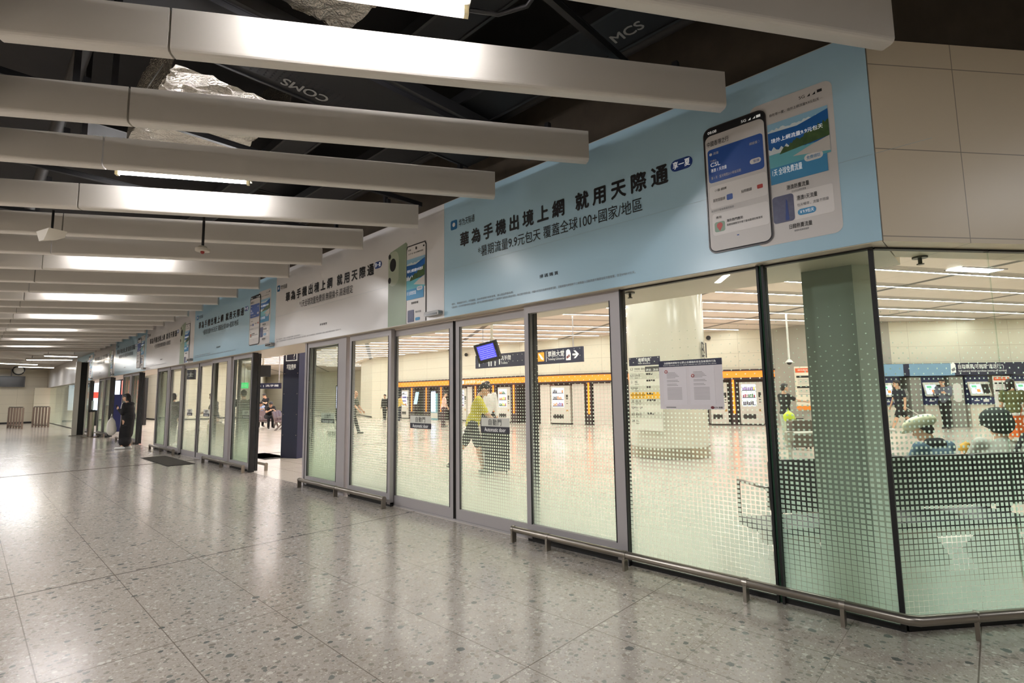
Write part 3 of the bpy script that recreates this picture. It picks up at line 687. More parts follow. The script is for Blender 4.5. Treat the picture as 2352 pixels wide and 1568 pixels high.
    text('card_note', '港澳 1 天流量', M_LET, c, X(-1.51), bz(3.185), .028, w=.12, y=-.0155)
    text('card_note', '第 1 天 · 當天時間25小時後到期', M_PG, c, X(-1.51), bz(3.125), .024, w=.22, y=-.0155)
    flat('card_button', rrect(X(-1.215), X(-1.135), bz(3.155), bz(3.195), .018), M_PW, c, -.0148)
    text('button_lettering', '管理', M_CARD, c, X(-1.19), bz(3.164), .02, y=-.016)
    flat('white_card', rrect(X(-1.53), X(-1.105), bz(2.89), bz(3.07), .02), M_PW, ph, -.0136)
    text('card_note', '小藝·翻譯', M_INK, ph, X(-1.49), bz(3.02), .02, w=.09, y=-.0155)
    text('card_note', '面對面翻譯', M_INK, ph, X(-1.505), bz(2.94), .024, w=.09, y=-.0155); text('card_note', '拍照翻譯', M_INK, ph, X(-1.29), bz(2.955), .024, w=.075, y=-.0155)
    flat('chat_icon', rrect(X(-1.4), X(-1.355), bz(2.93), bz(2.975), .008), M_CARD, ph, -.0148)
    flat('camera_icon', rrect(X(-1.175), X(-1.135), bz(2.955), bz(2.985), .006), M_RED, ph, -.0148)
    text('card_note', '為您的行程推薦優質服務', M_GREY, ph, X(-1.525), bz(2.86), .018, w=.17, y=-.0155)
    flat('white_card', rrect(X(-1.52), X(-1.105), bz(2.67), bz(2.845), .02), M_PW, ph, -.0136)
    flat('map_icon', rrect(X(-1.505), X(-1.425), bz(2.695), bz(2.775), .015), mat('print_map', (150, 176, 158), .5), ph, -.0148)
    flat('map_pin', [(X(-1.465), bz(2.7))] + [(X(-1.465) + .022 * math.cos(a), bz(2.745) + .022 * math.sin(a)) for a in [-.5 + i * .42 for i in range(11)]], M_RED, ph, -.016)
    text('card_note', '應用', M_INK, ph, X(-1.49), bz(2.8), .02, y=-.0155)
    text('card_note', '海外熱門應用', M_INK, ph, X(-1.41), bz(2.755), .024, w=.115, y=-.0155, bold=.006)
    text('card_note', '點擊跳轉應用市場下載地圖導航等應用', M_INK, ph, X(-1.41), bz(2.725), .018, w=.25, y=-.0155)
    flat('page_dot', rect(X(-1.34), X(-1.325), bz(2.635), bz(2.642)), M_CARD, ph, -.0148)
    return e, Wd
def banner_b():
    x0, x1 = -9.92, -4.86; X = lambda x: (x - x0) * KX; Wd = (x1 - x0) * KX
    e = empty('advertising_banner', (x0 * KX, YB, 0))
    MB().box(0.002, Wd - .002, 0, .005, ZA, ZC).build('backing_sheet', M_BWH, e)
    headline(e, X, '華為手機出境上網 就用天際通', '*1天全球流量免費領 無需換卡 高速穩定', dict(lg=-9.87, hd=(-9.47, -6.47), sub=(-8.89, -7.05), pill=(-6.45, -6.26), qr=-8.1, fine=(-9.84, -7.38)))
    M_SAGE = mat('print_sage', (150, 166, 142), .35); M_SAGE2 = mat('print_sage_rim', (180, 190, 168), .35)
    g = flat('green_phone_picture', [(X(-6.09), ZA + .004), (X(-5.64), ZA + .004), (X(-5.64), bz(3.5)), (X(-5.67), bz(3.53)), (X(-6.04), bz(3.46)), (X(-6.09), bz(3.42))], M_SAGE, e, -.002)
    flat('camera_plate', rrect(X(-6.085), X(-5.835), bz(2.97), bz(3.46), .11, 6), M_SAGE2, g, -.0035)
    for n, (cx, cz, r) in {'main_lens': (-5.975, 3.27, .09), 'small_lens': (-6.055, 3.4, .035), 'lower_lens': (-6.055, 3.06, .042)}.items():
        flat(n, [(X(cx) + r * .8 * math.cos(a * PI / 12), bz(cz) + r * math.sin(a * PI / 12)) for a in range(24)], M_INK, g, -.005)
    ph = flat('phone_picture', [(X(-5.655), ZA + .004), (X(-5.215), ZA + .004), (X(-5.215), bz(3.42)), (X(-5.24), bz(3.46)), (X(-5.63), bz(3.46)), (X(-5.655), bz(3.42))], M_INK, e, -.006)
    flat('screen', [(X(-5.64), ZA + .004), (X(-5.23), ZA + .004), (X(-5.23), bz(3.41)), (X(-5.25), bz(3.445)), (X(-5.62), bz(3.445)), (X(-5.64), bz(3.41))], M_PW, ph, -.0072)
    s = empty('screen_image', (0, -.008, 0), 0, ph)
    beach(s, X(-5.635), X(-5.235), bz(2.86), bz(3.27), bz(2.72))
    text('screen_title', '自在享一夏，境外上網流量9.9元包天', M_INK, s, X(-5.6), bz(3.33), .022, w=.32)
    text('clock_digits', '08:08', M_INK, s, X(-5.61), bz(3.385), .02); flat('battery', rect(X(-5.28), X(-5.25), bz(3.39), bz(3.41)), M_INK, s, -.003)
    flat('front_camera', [(X(-5.43) + .014 * math.cos(a * PI / 6), bz(3.4) + .02 * math.sin(a * PI / 6)) for a in range(12)], M_INK, s, -.003)
    text('section_title', '港澳熱賣流量', M_INK, s, X(-5.53), bz(2.655), .03, w=.15, bold=.01)
    flat('city_picture', rrect(X(-5.61), X(-5.47), bz(2.42), bz(2.58), .012), M_CITY, s, -.003)
    text('offer_title', '港澳1天流量', M_INK, s, X(-5.44), bz(2.53), .026, w=.12)
    flat('price_badge', rrect(X(-5.44), X(-5.34), bz(2.43), bz(2.47), .015), M_BAND, s, -.003)
    flat('green_edge', rect(X(-5.662), X(-5.652), ZA + .004, bz(3.44)), M_SAGE2, g, -.0065)
    return e, Wd
A, wa = banner_a(); Bn, wb = banner_b()
EDG = [-4.86, -9.92, -15.02, -20.15, -25.25, -30.35, -35.45]
bl = {0: 'light blue phone data banner next to the glass corner', 1: 'white banner with green phone, beside the light blue banner at the corner', 2: 'light blue banner above the open second door set', 3: 'white banner with green phone above the closed third door set',
      4: 'light blue banner above the fourth door set', 5: 'white banner above the fifth door set', 6: 'light blue banner, last one before the far end'}
for i in range(7):
    src, w0 = (A, wa) if i % 2 == 0 else (Bn, wb)
    if i < 2: o = src
    else:
        o = copy_tree(src); x0 = EDG[i]; o.location = (x0 * KX, YB, 0)
        o.scale = ((EDG[i - 1] - x0) * KX / w0, 1, 1)
    prop(o, bl[i], 'banner', 'advertising banners on the band over the glass')
MB().box(-46.9, -35.45 * KX - .01, YB, YB + .005, ZA, ZC).build('blank_panel', M_BWH, None, label='plain glossy white panel between the last banner and the far wall', cat='panel')

# ------------------------------------------------------------------ hall: light lines
th = math.radians(32.4); LD = Vector((math.sin(th), math.cos(th), 0)); LN = Vector((math.cos(th), -math.sin(th), 0))
def inside(p):
    if (Vector((p.x, p.y)) - CC).length < CRAD + .1 or p.x < -41 and p.y < 15: return False
    if p.y < 5.0 or p.x < -48 or p.x > 5.8: return False
    if (Vector((p.x, p.y, 0)) - KG).dot(CN) > -.7: return False
    for a, c in zip(LEFTW[3:] + VP_[1:] + RIGHTW[1:], (LEFTW[3:] + VP_[1:] + RIGHTW[1:])[1:]):
        if min(a[0], c[0]) <= p.x <= max(a[0], c[0]) and p.y > a[1] + (c[1] - a[1]) * (p.x - a[0]) / (c[0] - a[0] + 1e-9) - .4: return False
    return True
kk = 0
for k in range(34):
    if k == 6: continue
    n = -8.79 - 1.44 * k + .0
    runs = []
    for t in range(-200, 240):
        if inside(LN * n + LD * (t * .25)):
            if runs and runs[-1][1] == t - 1: runs[-1][1] = t
            else: runs.append([t, t])
    for t0, t1_ in runs:
      if t1_ - t0 < 8: continue
      a, c = t0 * .25, t1_ * .25; P = LN * n + LD * ((a + c) / 2); L = c - a
      kk += 1
      e = empty('linear_light', (P.x, P.y, 4.108), math.atan2(LD.y, LD.x), label='continuous white light line in the hall ceiling, %s from the corner pane inwards' % (ORD[kk - 1] if kk <= len(ORD) else 'far, %s' % ('thirtieth thirty-first thirty-second thirty-third thirty-fourth thirty-fifth thirty-sixth thirty-seventh'.split()[kk - 30])), cat='light', group='light lines in the hall ceiling')
      MB().box(-L / 2, L / 2, -.028, .028, 0, .008).build('diffuser', M_STRIP, e)
      MB().box(-L / 2, L / 2, -.04, -.029, -.004, .012).box(-L / 2, L / 2, .029, .04, -.004, .012).build('channel', M_ALU, e)
A_, B_ = at_floor(2193, 618, 4.1), at_floor(2289, 623, 4.1); d = B_ - A_; P = (A_ + B_) / 2
e = empty('light_panel', (P.x, P.y, 4.105), math.atan2(d.y, d.x), label='short bright light panel in the hall ceiling below the dark sprinkler at the corner', cat='light')
MB().box(-d.length / 2, d.length / 2, -.16, .16, 0, .012).build('diffuser', M_STRIP, e); MB().box(-d.length / 2 - .04, d.length / 2 + .04, -.2, -.165, -.006, .012).box(-d.length / 2 - .04, d.length / 2 + .04, .165, .2, -.006, .012).build('frame', M_ALU, e)
# sprinklers
for j, (px, py, z) in enumerate(((2113, 596, ZS), (1447, 676, ZS))):
    p = at_floor(px, py, z - .02)
    e = empty('sprinkler', (p.x, p.y, z), label=('dark sprinkler head under the soffit behind the turned-away corner pane', 'dark sprinkler head under the soffit beside the round column')[j], cat='sprinkler')
    MB().cyl(0, 0, -.012, 0, .045, 20).build('rosette', mat('sprinkler_steel', (92, 90, 86), .4, .6), e)
    MB().cyl(0, 0, -.05, -.012, .012, 10).cyl(0, 0, -.056, -.05, .022, 12).build('head', mat('sprinkler_steel', (92, 90, 86), .4, .6), e)

# ------------------------------------------------------------------ vending niche
def place2(px0, px1, pts=VP_, off=0.0):      # local frame on the front line between two pixel columns; returns origin, width, angle
    a, c = at_poly(px0, pts), at_poly(px1, pts); d = (c - a); w = d.length; d.normalize()
    n = Vector((-d.y, d.x, 0)); m = (a + c) / 2 + n * off
    return m, w, math.atan2(d.y, d.x)
can = empty('illuminated_canopy', (0, 0, 0), label='long glowing orange canopy over the row of vending machines', cat='canopy')
fr, tp, bt = MB(), MB(), MB()
cp = [at_poly(px, VP_) for px in (913, 960, 1034, 1110, 1200, 1309, 1360, 1410, 1500, 1620, 1700, 1785)]
for a, c in zip(cp, cp[1:]):
    d = (c - a).normalized(); n = Vector((d.y, -d.x, 0))
    A_, B_ = a + n * .12, c + n * .12
    fr.prism([(A_.x, A_.y), (B_.x, B_.y), (c.x + n.x * .01, c.y + n.y * .01), (a.x + n.x * .01, a.y + n.y * .01)], 2.06, 2.34)
    tp.prism([(A_.x + n.x * .02, A_.y + n.y * .02), (B_.x + n.x * .02, B_.y + n.y * .02), (c.x + n.x * .01, c.y + n.y * .01), (a.x + n.x * .01, a.y + n.y * .01)], 2.34, 2.41)
    bt.prism([(A_.x, A_.y), (B_.x, B_.y), (c.x, c.y), (a.x, a.y)], 1.98, 2.06)
fr.build('light_box', M_ORANGE, can); tp.build('top_trim', M_MAROON, can); bt.build('lower_trim', M_MAROON, can)
m, w, rz = place2(1064, 1130)
lt = empty('canopy_sign', (m.x, m.y, 0), rz, can)
text('chinese_lettering', '自助服務', M_LET, lt, -.35 * w, 2.12, .17, w=.35 * w, y=-.135, bold=.006)
text('english_lettering', 'Self-service', M_LET, lt, .04 * w, 2.13, .15, w=.42 * w, y=-.135, bold=.005)
flat('hand_icon', rrect(-.5 * w, -.4 * w, 2.1, 2.3, .03), M_LET, lt, -.135)
def divider(px, label):
    m, w, rz = place2(px - 12, px + 12)
    e = empty('bay_divider', (m.x, m.y, 0), rz, label=label, cat='divider', group='orange lit dividers in the vending row')
    MB().box(-w * .28, w * .28, .01, .3, 0, 1.975).build('pilaster', M_MAROON, e)
    MB().box(-.04, .04, -.015, .01, .5, 1.97).build('light_strip', M_NEON, e)
for px, l in ((946, 'beside the first tall machine at the far end'), (979, 'beside the pale blue kiosk'), (1013, 'right of the pale blue kiosk'), (1092, 'left of the person in the white shirt'), (1133, 'behind the person in the white shirt'),
              (1180, 'right of the machine behind the white-shirted person'), (1229, 'left of the machine under the departures sign'), (1352, 'between two pale quilted panels'), (1685, 'between two machines right of the round column')):
    divider(px, 'dark divider with a glowing orange strip, ' + l)
M_VB = mat('vending_white', (222, 216, 206), .35); M_VD = mat('vending_dark', (44, 40, 40), .4)
PCOL = [mat('pack_%d' % i, c, .4, emit=c, strength=.35) for i, c in enumerate(((150, 60, 70), (200, 190, 60), (70, 110, 60), (120, 90, 150), (230, 230, 235), (60, 80, 150), (190, 120, 60), (60, 50, 50)))]
def vending(px0, px1, label, body=None, rows=3, seed=1, h=1.86, glasspart=.62, **k):
    m, w, rz = place2(px0, px1, off=.04)
    e = empty('vending_machine', (m.x, m.y, 0), rz, label=label, cat='vending machine', group='vending machines in the niche')
    bm_ = body or M_VB; hw = w / 2; d = .6
    b = MB(); b.box(-hw, hw, .04, d, .06, h); b.box(-hw + .03, hw - .03, .06, d, 0, .06, 1); b.build('body', [bm_, M_VD], e)
    b = MB(); b.rbox(-hw, hw, 0, .04, .07, h, .03); b.build('front_door', bm_, e)
    x0, x1 = -hw + .08, -hw + .08 + (2 * hw) * glasspart; z0, z1 = .82, h - .1
    MB().rbox(x0, x1, -.006, 0, z0, z1, .03).build('display_window', M_CASE, e)
    rr = random.Random(seed); hrow = (z1 - z0) / rows
    for r in range(rows):
        zb = z0 + r * hrow + .04; n = 7; b = MB()
        for i in range(n):
            a = x0 + .04 + (x1 - x0 - .08) * i / n; ww = (x1 - x0 - .08) / n
            b.rbox(a + ww * .12, a + ww * .88, -.016, -.006, zb + .03, zb + hrow * rr.uniform(.42, .62), .01, rr.randrange(8) if i % 3 == 0 or i == 0 else (b.mi[-1] if b.mi else 0))
        b.build('product_row', PCOL, e)
        MB().box(x0 + .02, x1 - .02, -.018, -.006, zb, zb + .03).build('price_rail', M_VD, e)
    cx = (x1 + hw) / 2
    MB().rbox(cx - .05, cx + .05, -.008, 0, 1.2, 1.42, .01).build('payment_screen', M_VD, e)
    MB().box(cx - .04, cx + .04, -.01, 0, 1.08, 1.12).box(cx - .04, cx + .04, -.01, 0, .98, 1.01).build('coin_slots', M_VD, e)
    MB().rbox(cx - .05, cx + .05, -.012, 0, .6, .7, .01).build('change_cup', mat('cup_orange', (196, 150, 90), .4), e)
    MB().rbox(-hw * .78, hw * .3, -.012, 0, .28, .48, .03).build('pickup_slot', M_VD, e)
    return e
vending(921, 937, 'narrow white vending machine beside the child in yellow at the far end', rows=4, seed=4, glasspart=.7)
m, w, rz = place2(988, 1004, off=.04)
e = empty('ticket_kiosk', (m.x, m.y, 0), rz, label='pale blue self-service kiosk with a tall lit screen', cat='kiosk')
MB().box(-w / 2, w / 2, .0, .5, 0, 1.6).build('body', mat('kiosk_teal', (120, 176, 190), .4), e); MB().box(-w * .42, w * .2, -.01, 0, .5, 1.72).build('screen', mat('kiosk_screen', (190, 214, 255), .2, emit=(176, 200, 255), strength=.8), e)
MB().box(-w * .5, w * .5, -.012, 0, .1, .42).build('lower_panel', M_VB, e)
m, w, rz = place2(956, 972, off=-.3)
e = empty('information_stand', (m.x, m.y, 0), rz, label='slim stand with a tilted pale blue display board in the vending row', cat='display stand')
b = MB(); b.add([(-.2, -.02, .95), (.12, -.02, .95), (.3, 0, 1.7), (0, 0, 1.7), (-.2, .02, .95), (.12, .02, .95), (.3, .04, 1.7), (0, .04, 1.7)], [(0, 1, 2, 3), (7, 6, 5, 4), (0, 4, 5, 1), (1, 5, 6, 2), (2, 6, 7, 3), (3, 7, 4, 0)])
b.build('board', mat('stand_blue', (170, 214, 236), .3, emit=(160, 208, 236), strength=.6), e)
MB().tube([(-.1, .03, .98), (-.3, .02, .02)], .02, 8).tube([(.1, .03, .98), (.3, .02, .02)], .02, 8).tube([(-.3, .02, .02), (.3, .02, .02)], .02, 8).build('legs_frame', M_VD, e)
vending(1044, 1070, 'white vending machine with a brightly lit case, left of the yellow-shirted person', rows=5, seed=6, glasspart=.72)
vending(1142, 1171, 'white vending machine with a lit case, right behind the person in the white shirt', rows=3, seed=7)
vending(1264, 1308, 'white vending machine with drinks, flanked by two pale quilted panels', rows=3, seed=8)
vending(1632, 1671, 'white vending machine partly hidden behind the paper notice and the column', rows=3, seed=10)
vending(1699, 1753, 'white vending machine glowing violet beside the green glass edge', rows=3, seed=11)
M_QUILT = panel_material('quilted_panel', (226, 216, 206), (.94, .34), 0, .18, .18, .02, (190, 178, 168), .4, .012)
for px0, px1, l in ((1240, 1262, 'narrow pale quilted panel left of the drinks machine'), (1314, 1341, 'pale quilted panel right of the drinks machine'), (1363, 1411, 'wide pale quilted panel right of a glowing orange strip'), (1072, 1083, 'narrow white panel beside the brightly lit case')):
    m, w, rz = place2(px0, px1, off=.04)
    e = MB().rbox(-w / 2, w / 2, 0, .5, 0, 1.93, .02).build('quilted_board', M_QUILT, None, label=l, cat='panel', group='pale panels in the vending row'); e.location = (m.x, m.y, 0); e.rotation_euler = (0, 0, rz)

# ------------------------------------------------------------------ overhead signs, boards and screens
P0 = at_depth(1338, 812, 16.8); ys = P0.y; PL = at_y(1092, 830, ys); PM = at_y(1196, 815, ys)
zt, zb_ = P0.z + .25, P0.z - .26
wS = P0.x - PL.x
e = empty('overhead_sign', (PL.x, ys, 0), label='dark overhead sign pointing to departures, ticketing and toilets, hung above the vending row', cat='sign')
MB().box(0, wS, 0, .08, zb_, zt).build('board', M_NAVY, e)
def sx(px): return at_y(px, 815, ys).x - PL.x
hS = zt - zb_
text('toilets_lettering', '洗手間', M_LET, e, sx(1150), zb_ + .25, .17, w=sx(1173) - sx(1150), bold=.004)
text('toilets_lettering', 'Toilets', M_LET, e, sx(1150), zb_ + .11, .09)
for j, px in enumerate((1101, 1123, 1128, 1137)):
    fi = [(sx(px) + .05 * math.cos(a * PI / 6), zb_ + .12 + .05 * math.sin(a * PI / 6)) for a in range(12)]
    flat('toilet_symbol', rect(sx(px) - .025, sx(px) + .025, zb_ + .06, zb_ + .24), M_LET, e, -.004)
flat('left_arrow', [(sx(1146), zb_ + .1), (sx(1148), zb_ + .1), (sx(1148), zb_ + .36), (sx(1146), zb_ + .36)], M_LET, e, -.004)
text('departures_lettering', '離港', M_LET, e, sx(1215.5), zb_ + .25, .17, w=sx(1232) - sx(1215.5), bold=.005)
text('departures_lettering', 'Departures', M_LET, e, sx(1213), zb_ + .1, .085, w=sx(1232.5) - sx(1213))
sq = flat('train_symbol', rect(sx(1235.5), sx(1250), zb_ + .1, zb_ + .42), mat('sign_orange', (240, 156, 40), .5, emit=(240, 150, 40), strength=.3), e, -.004)
flat('train', [(sx(1237), zb_ + .37), (sx(1240), zb_ + .38), (sx(1248.5), zb_ + .2), (sx(1248), zb_ + .14), (sx(1243), zb_ + .18)], M_LET, sq, -.0065)
flat('separator', rect(sx(1254), sx(1255), zb_ + .08, zb_ + .44), M_LET, e, -.004)
text('ticketing_lettering', '票務大堂', M_LET, e, sx(1258.5), zb_ + .24, .19, w=sx(1296) - sx(1258.5), bold=.008)
text('ticketing_lettering', 'Ticketing Concourse', M_LET, e, sx(1258.5), zb_ + .1, .095, w=sx(1296) - sx(1258.5))
hd = flat('hand_symbol', [(sx(1300), zb_ + .08), (sx(1311), zb_ + .08), (sx(1311), zb_ + .3), (sx(1309), zb_ + .42), (sx(1304), zb_ + .45), (sx(1300.5), zb_ + .4)], M_LET, e, -.004)
flat('ticket', [(sx(1301), zb_ + .2), (sx(1308), zb_ + .28), (sx(1309.5), zb_ + .2), (sx(1302), zb_ + .13)], mat('ticket_red', (120, 50, 60), .5), hd, -.0065)
a0, a1 = sx(1315), sx(1330); zc = zb_ + .26
flat('arrow', [(a0, zc - .03), (a1 - .12, zc - .03), (a1 - .22, zc - .13), (a1 - .14, zc - .13), (a1, zc), (a1 - .14, zc + .13), (a1 - .22, zc + .13), (a1 - .12, zc + .03), (a0, zc + .03)], M_LET, e, -.004)
b = MB()
for x in (.4, wS - .4): b.tube([(x, .04, zt), (x, .04, 4.06)], .02, 8)
b.build('suspension_rods', M_ALU, e)
# hanging departures monitor
p = at_depth(1119, 806, 11.5)
e = empty('hanging_monitor', (p.x, p.y, p.z), math.atan2(CR.y, CR.x) - .5, label='black tilted monitor with a blue timetable screen hanging from a pole', cat='monitor')
tilt = empty('tilting_head', (0, 0, 0), 0, e); tilt.rotation_euler = (.3, -.17, 0)
MB().rbox(-.29, .29, -.03, .05, -.24, .2, .012).build('casing', M_DARK, tilt)
sc_ = MB().box(-.22, .22, -.034, -.03, -.17, .15).build('screen', M_SCREEN, tilt)
b = MB()
for r in range(7): b.box(-.2, .2, -.0352, -.034, -.15 + r * .043, -.15 + r * .043 + .012)
b.build('timetable_rows', mat('row_blue', (140, 140, 255), .3, emit=(130, 130, 255), strength=.8), tilt)
MB().box(-.1, .2, .05, .2, -.16, .14).build('rear_housing', M_DARK, tilt)
MB().tube([(.05, .12, .1), (.05, .12, 4.1 - p.z)], .035, 12).build('pole', mat('pole_cream', (206, 196, 178), .4), e)
# floor directory on the round column
def on_col(px, dz=0):
    d = ray(px, 905); d.z = 0; d.normalize(); o = Vector((CC.x, CC.y, 0)); t = o.dot(d); h2 = (o - d * t).length_squared
    q = t - math.sqrt(max(CRAD ** 2 - h2, 0)); P = d * q; n = (P - o).normalized(); return P, n
Pd, nd = on_col(1488)
rzd = math.atan2(nd.x, -nd.y)
dist = (Pd.x * CF.x + Pd.y * CF.y)
def zat(py, px=1486, D=None):
    d = ray(px, py); q = math.hypot(Pd.x, Pd.y) / math.hypot(d.x, d.y); return 1.45 + d.z * q
zt, zl = zat(820), zat(988); wd = .78
e = empty('floor_directory', (Pd.x + nd.x * .1, Pd.y + nd.y * .1, 0), rzd, label='tall floor directory board with one yellow row on the round column', cat='sign board')
MB().box(-wd / 2, wd / 2, 0, .03, zl, zt).build('board', mat('directory_cream', (226, 226, 214), .45), e)
hh = (zt - zl)
hdm = MB().box(-wd / 2, wd / 2, -.003, 0, zt - .115 * hh, zt).build('header', M_NAVY, e)
text('header_lettering', '樓層指南', M_LET, hdm, 0, zt - .062 * hh, .05 * hh, w=.3, y=-.006, bold=.006, center=True)
text('header_lettering', 'Floor directory', M_LET, hdm, 0, zt - .1 * hh, .024 * hh, w=.3, y=-.006, center=True)
rowsD = [('L2', '天際走廊／觀景台', 'Sky Corridor / Sightseeing Deck'), ('L1', '公共大堂', 'Concourse'), ('G', '地面', 'Ground Level'), ('B1M', '商舖', 'Restaurant'), ('B1', '票務大堂／離港', 'Ticketing Concourse/Departures'), ('B2', '抵港大堂', 'Arrival Concourse'), ('B2M', '的士／泊車', 'Parking'), ('B3', '離港大堂', 'Departure Concourse'), ('B4', '月台', 'Platforms')]
rh = .8 * hh / 9
for i, (a, c, en) in enumerate(rowsD):
    zr = zt - .125 * hh - (i + 1) * rh
    mm = mat('row_yellow', (246, 190, 50), .5) if i == 4 else (mat('row_a', (228, 228, 214), .5) if i % 2 == 0 else mat('row_b', (206, 208, 192), .5))
    r_ = MB().box(-wd / 2, wd / 2, -.003, 0, zr, zr + rh - .002).build('floor_row', mm, e)
    text('floor_number', a, M_INK, r_, -wd * .46, zr + rh * .42, rh * .36, w=.012 + .026 * len(a), y=-.006)
    text('floor_name', c, M_INK, r_, -wd * .33, zr + rh * .42, rh * .36, w=.035 * len(c), y=-.006)
    text('floor_name', en, M_INK, r_, -wd * .33, zr + rh * .14, rh * .17, w=.009 * len(en), y=-.006)
    if i in (1, 2, 3, 4, 5, 7):
        b = MB()
        for q in range(2 + i % 3): b.box(wd * (.05 + q * .07), wd * (.105 + q * .07), -.005, -.003, zr + rh * .62, zr + rh * .9)
        b.build('pictograms', M_INK, r_)
    if i == 0:
        MB().box(wd * .02, wd * .46, -.005, -.003, zr + rh * .1, zr + rh * .9).build('hours_panel', mat('hours_grey', (70, 72, 72), .5), r_)
        text('opening_hours', '07:00 - 22:00', M_LET, r_, wd * .05, zr + rh * .2, rh * .34, w=.3, y=-.008, bold=.004)
Pr, nr = on_col(1620)
e = empty('level_letters', (Pr.x + nr.x * .012, Pr.y + nr.y * .012, 0), math.atan2(nr.x, -nr.y), label='dark B1 level letters wrapped on the side of the round column', cat='sign')
for ch, x in (('B', -.16), ('1', .12)): text('letter', ch, M_INK, e, x, zat(822, 1620) + .05, .34, w=.2 if ch == 'B' else .09, y=-.006, bold=.004)
# paper notice stuck on the fixed pane
yn = YG - .0085
A0, A1 = at_y(1515, 880, yn), at_y(1661, 880, yn)
n0 = A0.x; wn = A1.x - n0
zt = (at_y(1515, 828.5, yn).z + at_y(1659, 822, yn).z) / 2; zb_ = (at_y(1523, 939, yn).z + at_y(1661, 940, yn).z) / 2
e = empty('notice', (n0, yn, 0), label='white court notice with a navy heading taped to the glass before the round column', cat='notice')
MB().box(0, wn, -.001, 0, zb_, zt).build('sheet', mat('notice_paper', (224, 218, 222), .4), e)
hN = zt - zb_
h_ = MB().box(0, wn, -.002, -.001, zt - .13 * hN, zt).build('heading', M_NAVY, e)
text('heading_lettering', '法庭臨時禁制令以禁止在鐵路的非法及故意的行為', M_LET, h_, wn / 2, zt - .075 * hN, .045 * hN, w=.82 * wn, y=-.003, bold=.004, center=True)
text('heading_lettering', 'Interim injunction order to restrain unlawful and wilful acts on the railway', M_LET, h_, wn / 2, zt - .115 * hN, .026 * hN, w=.84 * wn, y=-.003, center=True)
for j in range(2):
    x0 = wn * (.07 + .43 * j); pg = MB().box(x0, x0 + .38 * wn, -.0025, -.001, zb_ + .09 * hN, zt - .15 * hN).build('page', mat('page_white', (232, 227, 232), .22), e)
    b = MB()
    for r in range(22):
        if r in (5, 8, 11): continue
        zz = zt - .26 * hN - r * .026 * hN
        b.box(x0 + .06 * wn, x0 + wn * (.3 if r > 11 else .2 + .02 * (r % 4)), -.0032, -.0025, zz, zz + .011 * hN)
    b.build('typed_lines', mat('typed_grey', (170, 164, 168), .6), pg)
    cz = zt - (.23 + .1 * j) * hN; q = MB(); q.tube([(x0 + .05 * wn + .011 * math.cos(a * PI / 8), -.003, cz + .011 * math.sin(a * PI / 8)) for a in range(17)], .003, 6); q.build('red_seal', M_RED, pg)
text('footer_lettering', 'MTR 港鐵', M_INK, e, wn * .85, zb_ + .02 * hN, .033 * hN, w=.125 * wn, y=-.0025, bold=.006)
q = MB(); q.slab([(wn * .828 + .014 * math.cos(a * PI / 8), zb_ + .036 * hN + .011 * math.sin(a * PI / 8)) for a in range(16)], -.0025, -.001); q.build('footer_emblem', mat('emblem_red', (120, 40, 50), .5), e)
MB().box(.1 * wn, .26 * wn, -.002, -.001, zb_ + .025 * hN, zb_ + .045 * hN).build('footer_line', M_GREY, e)

# ------------------------------------------------------------------ ticket machines on the far wall
TW = RIGHTW[2:]
mL, mR = at_poly(2004, TW), at_poly(2440, TW); dT = (mR - mL); LT = dT.length; dT.normalize(); nT = Vector((-dT.y, dT.x, 0)); rzT = math.atan2(dT.y, dT.x)
oT = mL - nT * .75
def zt_at(px, py, off=.75):
    q = at_poly(px, TW) - nT * off; d = ray(px, py); return 1.45 + d.z * math.hypot(q.x, q.y) / math.hypot(d.x, d.y)
def xt(px):
    d = ray(px, 905); den = d.x * dT.y - d.y * dT.x
    t = (oT.x * dT.y - oT.y * dT.x) / den; return (Vector((d.x * t, d.y * t, 0)) - oT).dot(dT)
zh1, zh0 = zt_at(2200, 834), zt_at(2200, 862)
e = empty('ticket_canopy', (oT.x, oT.y, 0), rzT, label='navy header board with white lettering over the ticket machines', cat='sign board')
MB().box(0, LT, 0, .7, zh0, zh1).build('fascia', M_NAVY, e)
pl = mat('panel_pale_blue', (128, 166, 196), .35)
for a, c in ((2031, 2080), (2094, 2198)): MB().box(xt(a), xt(c), -.004, 0, zh0, zh1 - .01).build('pale_panel', pl, e)
text('chinese_lettering', '自助購票(可辦理“進送行”)', M_LET, e, xt(2207), (zh0 + zh1) / 2 - .02, .2, w=xt(2312) - xt(2207), y=-.008, bold=.004)
text('english_lettering', 'Self-service ticket purchase (seeing-off service)', M_LET, e, xt(2207), zh0 + .1, .1, w=xt(2318) - xt(2207), y=-.008)
hnd = flat('hand_symbol', [(xt(2189), zh0 + .1), (xt(2201), zh0 + .1), (xt(2201), zh0 + .4), (xt(2196), zh0 + .5), (xt(2190), zh0 + .42)], M_LET, e, -.008)
flat('ticket', [(xt(2190), zh0 + .22), (xt(2198), zh0 + .3), (xt(2200), zh0 + .2), (xt(2193), zh0 + .14)], M_GREY, hnd, -.01)
M_TMB = mat('ticket_body', (222, 214, 200), .4); M_TMN = mat('ticket_navy', (40, 50, 96), .4); M_TMS = mat('ticket_screen', (200, 206, 255), .2, emit=(190, 196, 255), strength=.6)
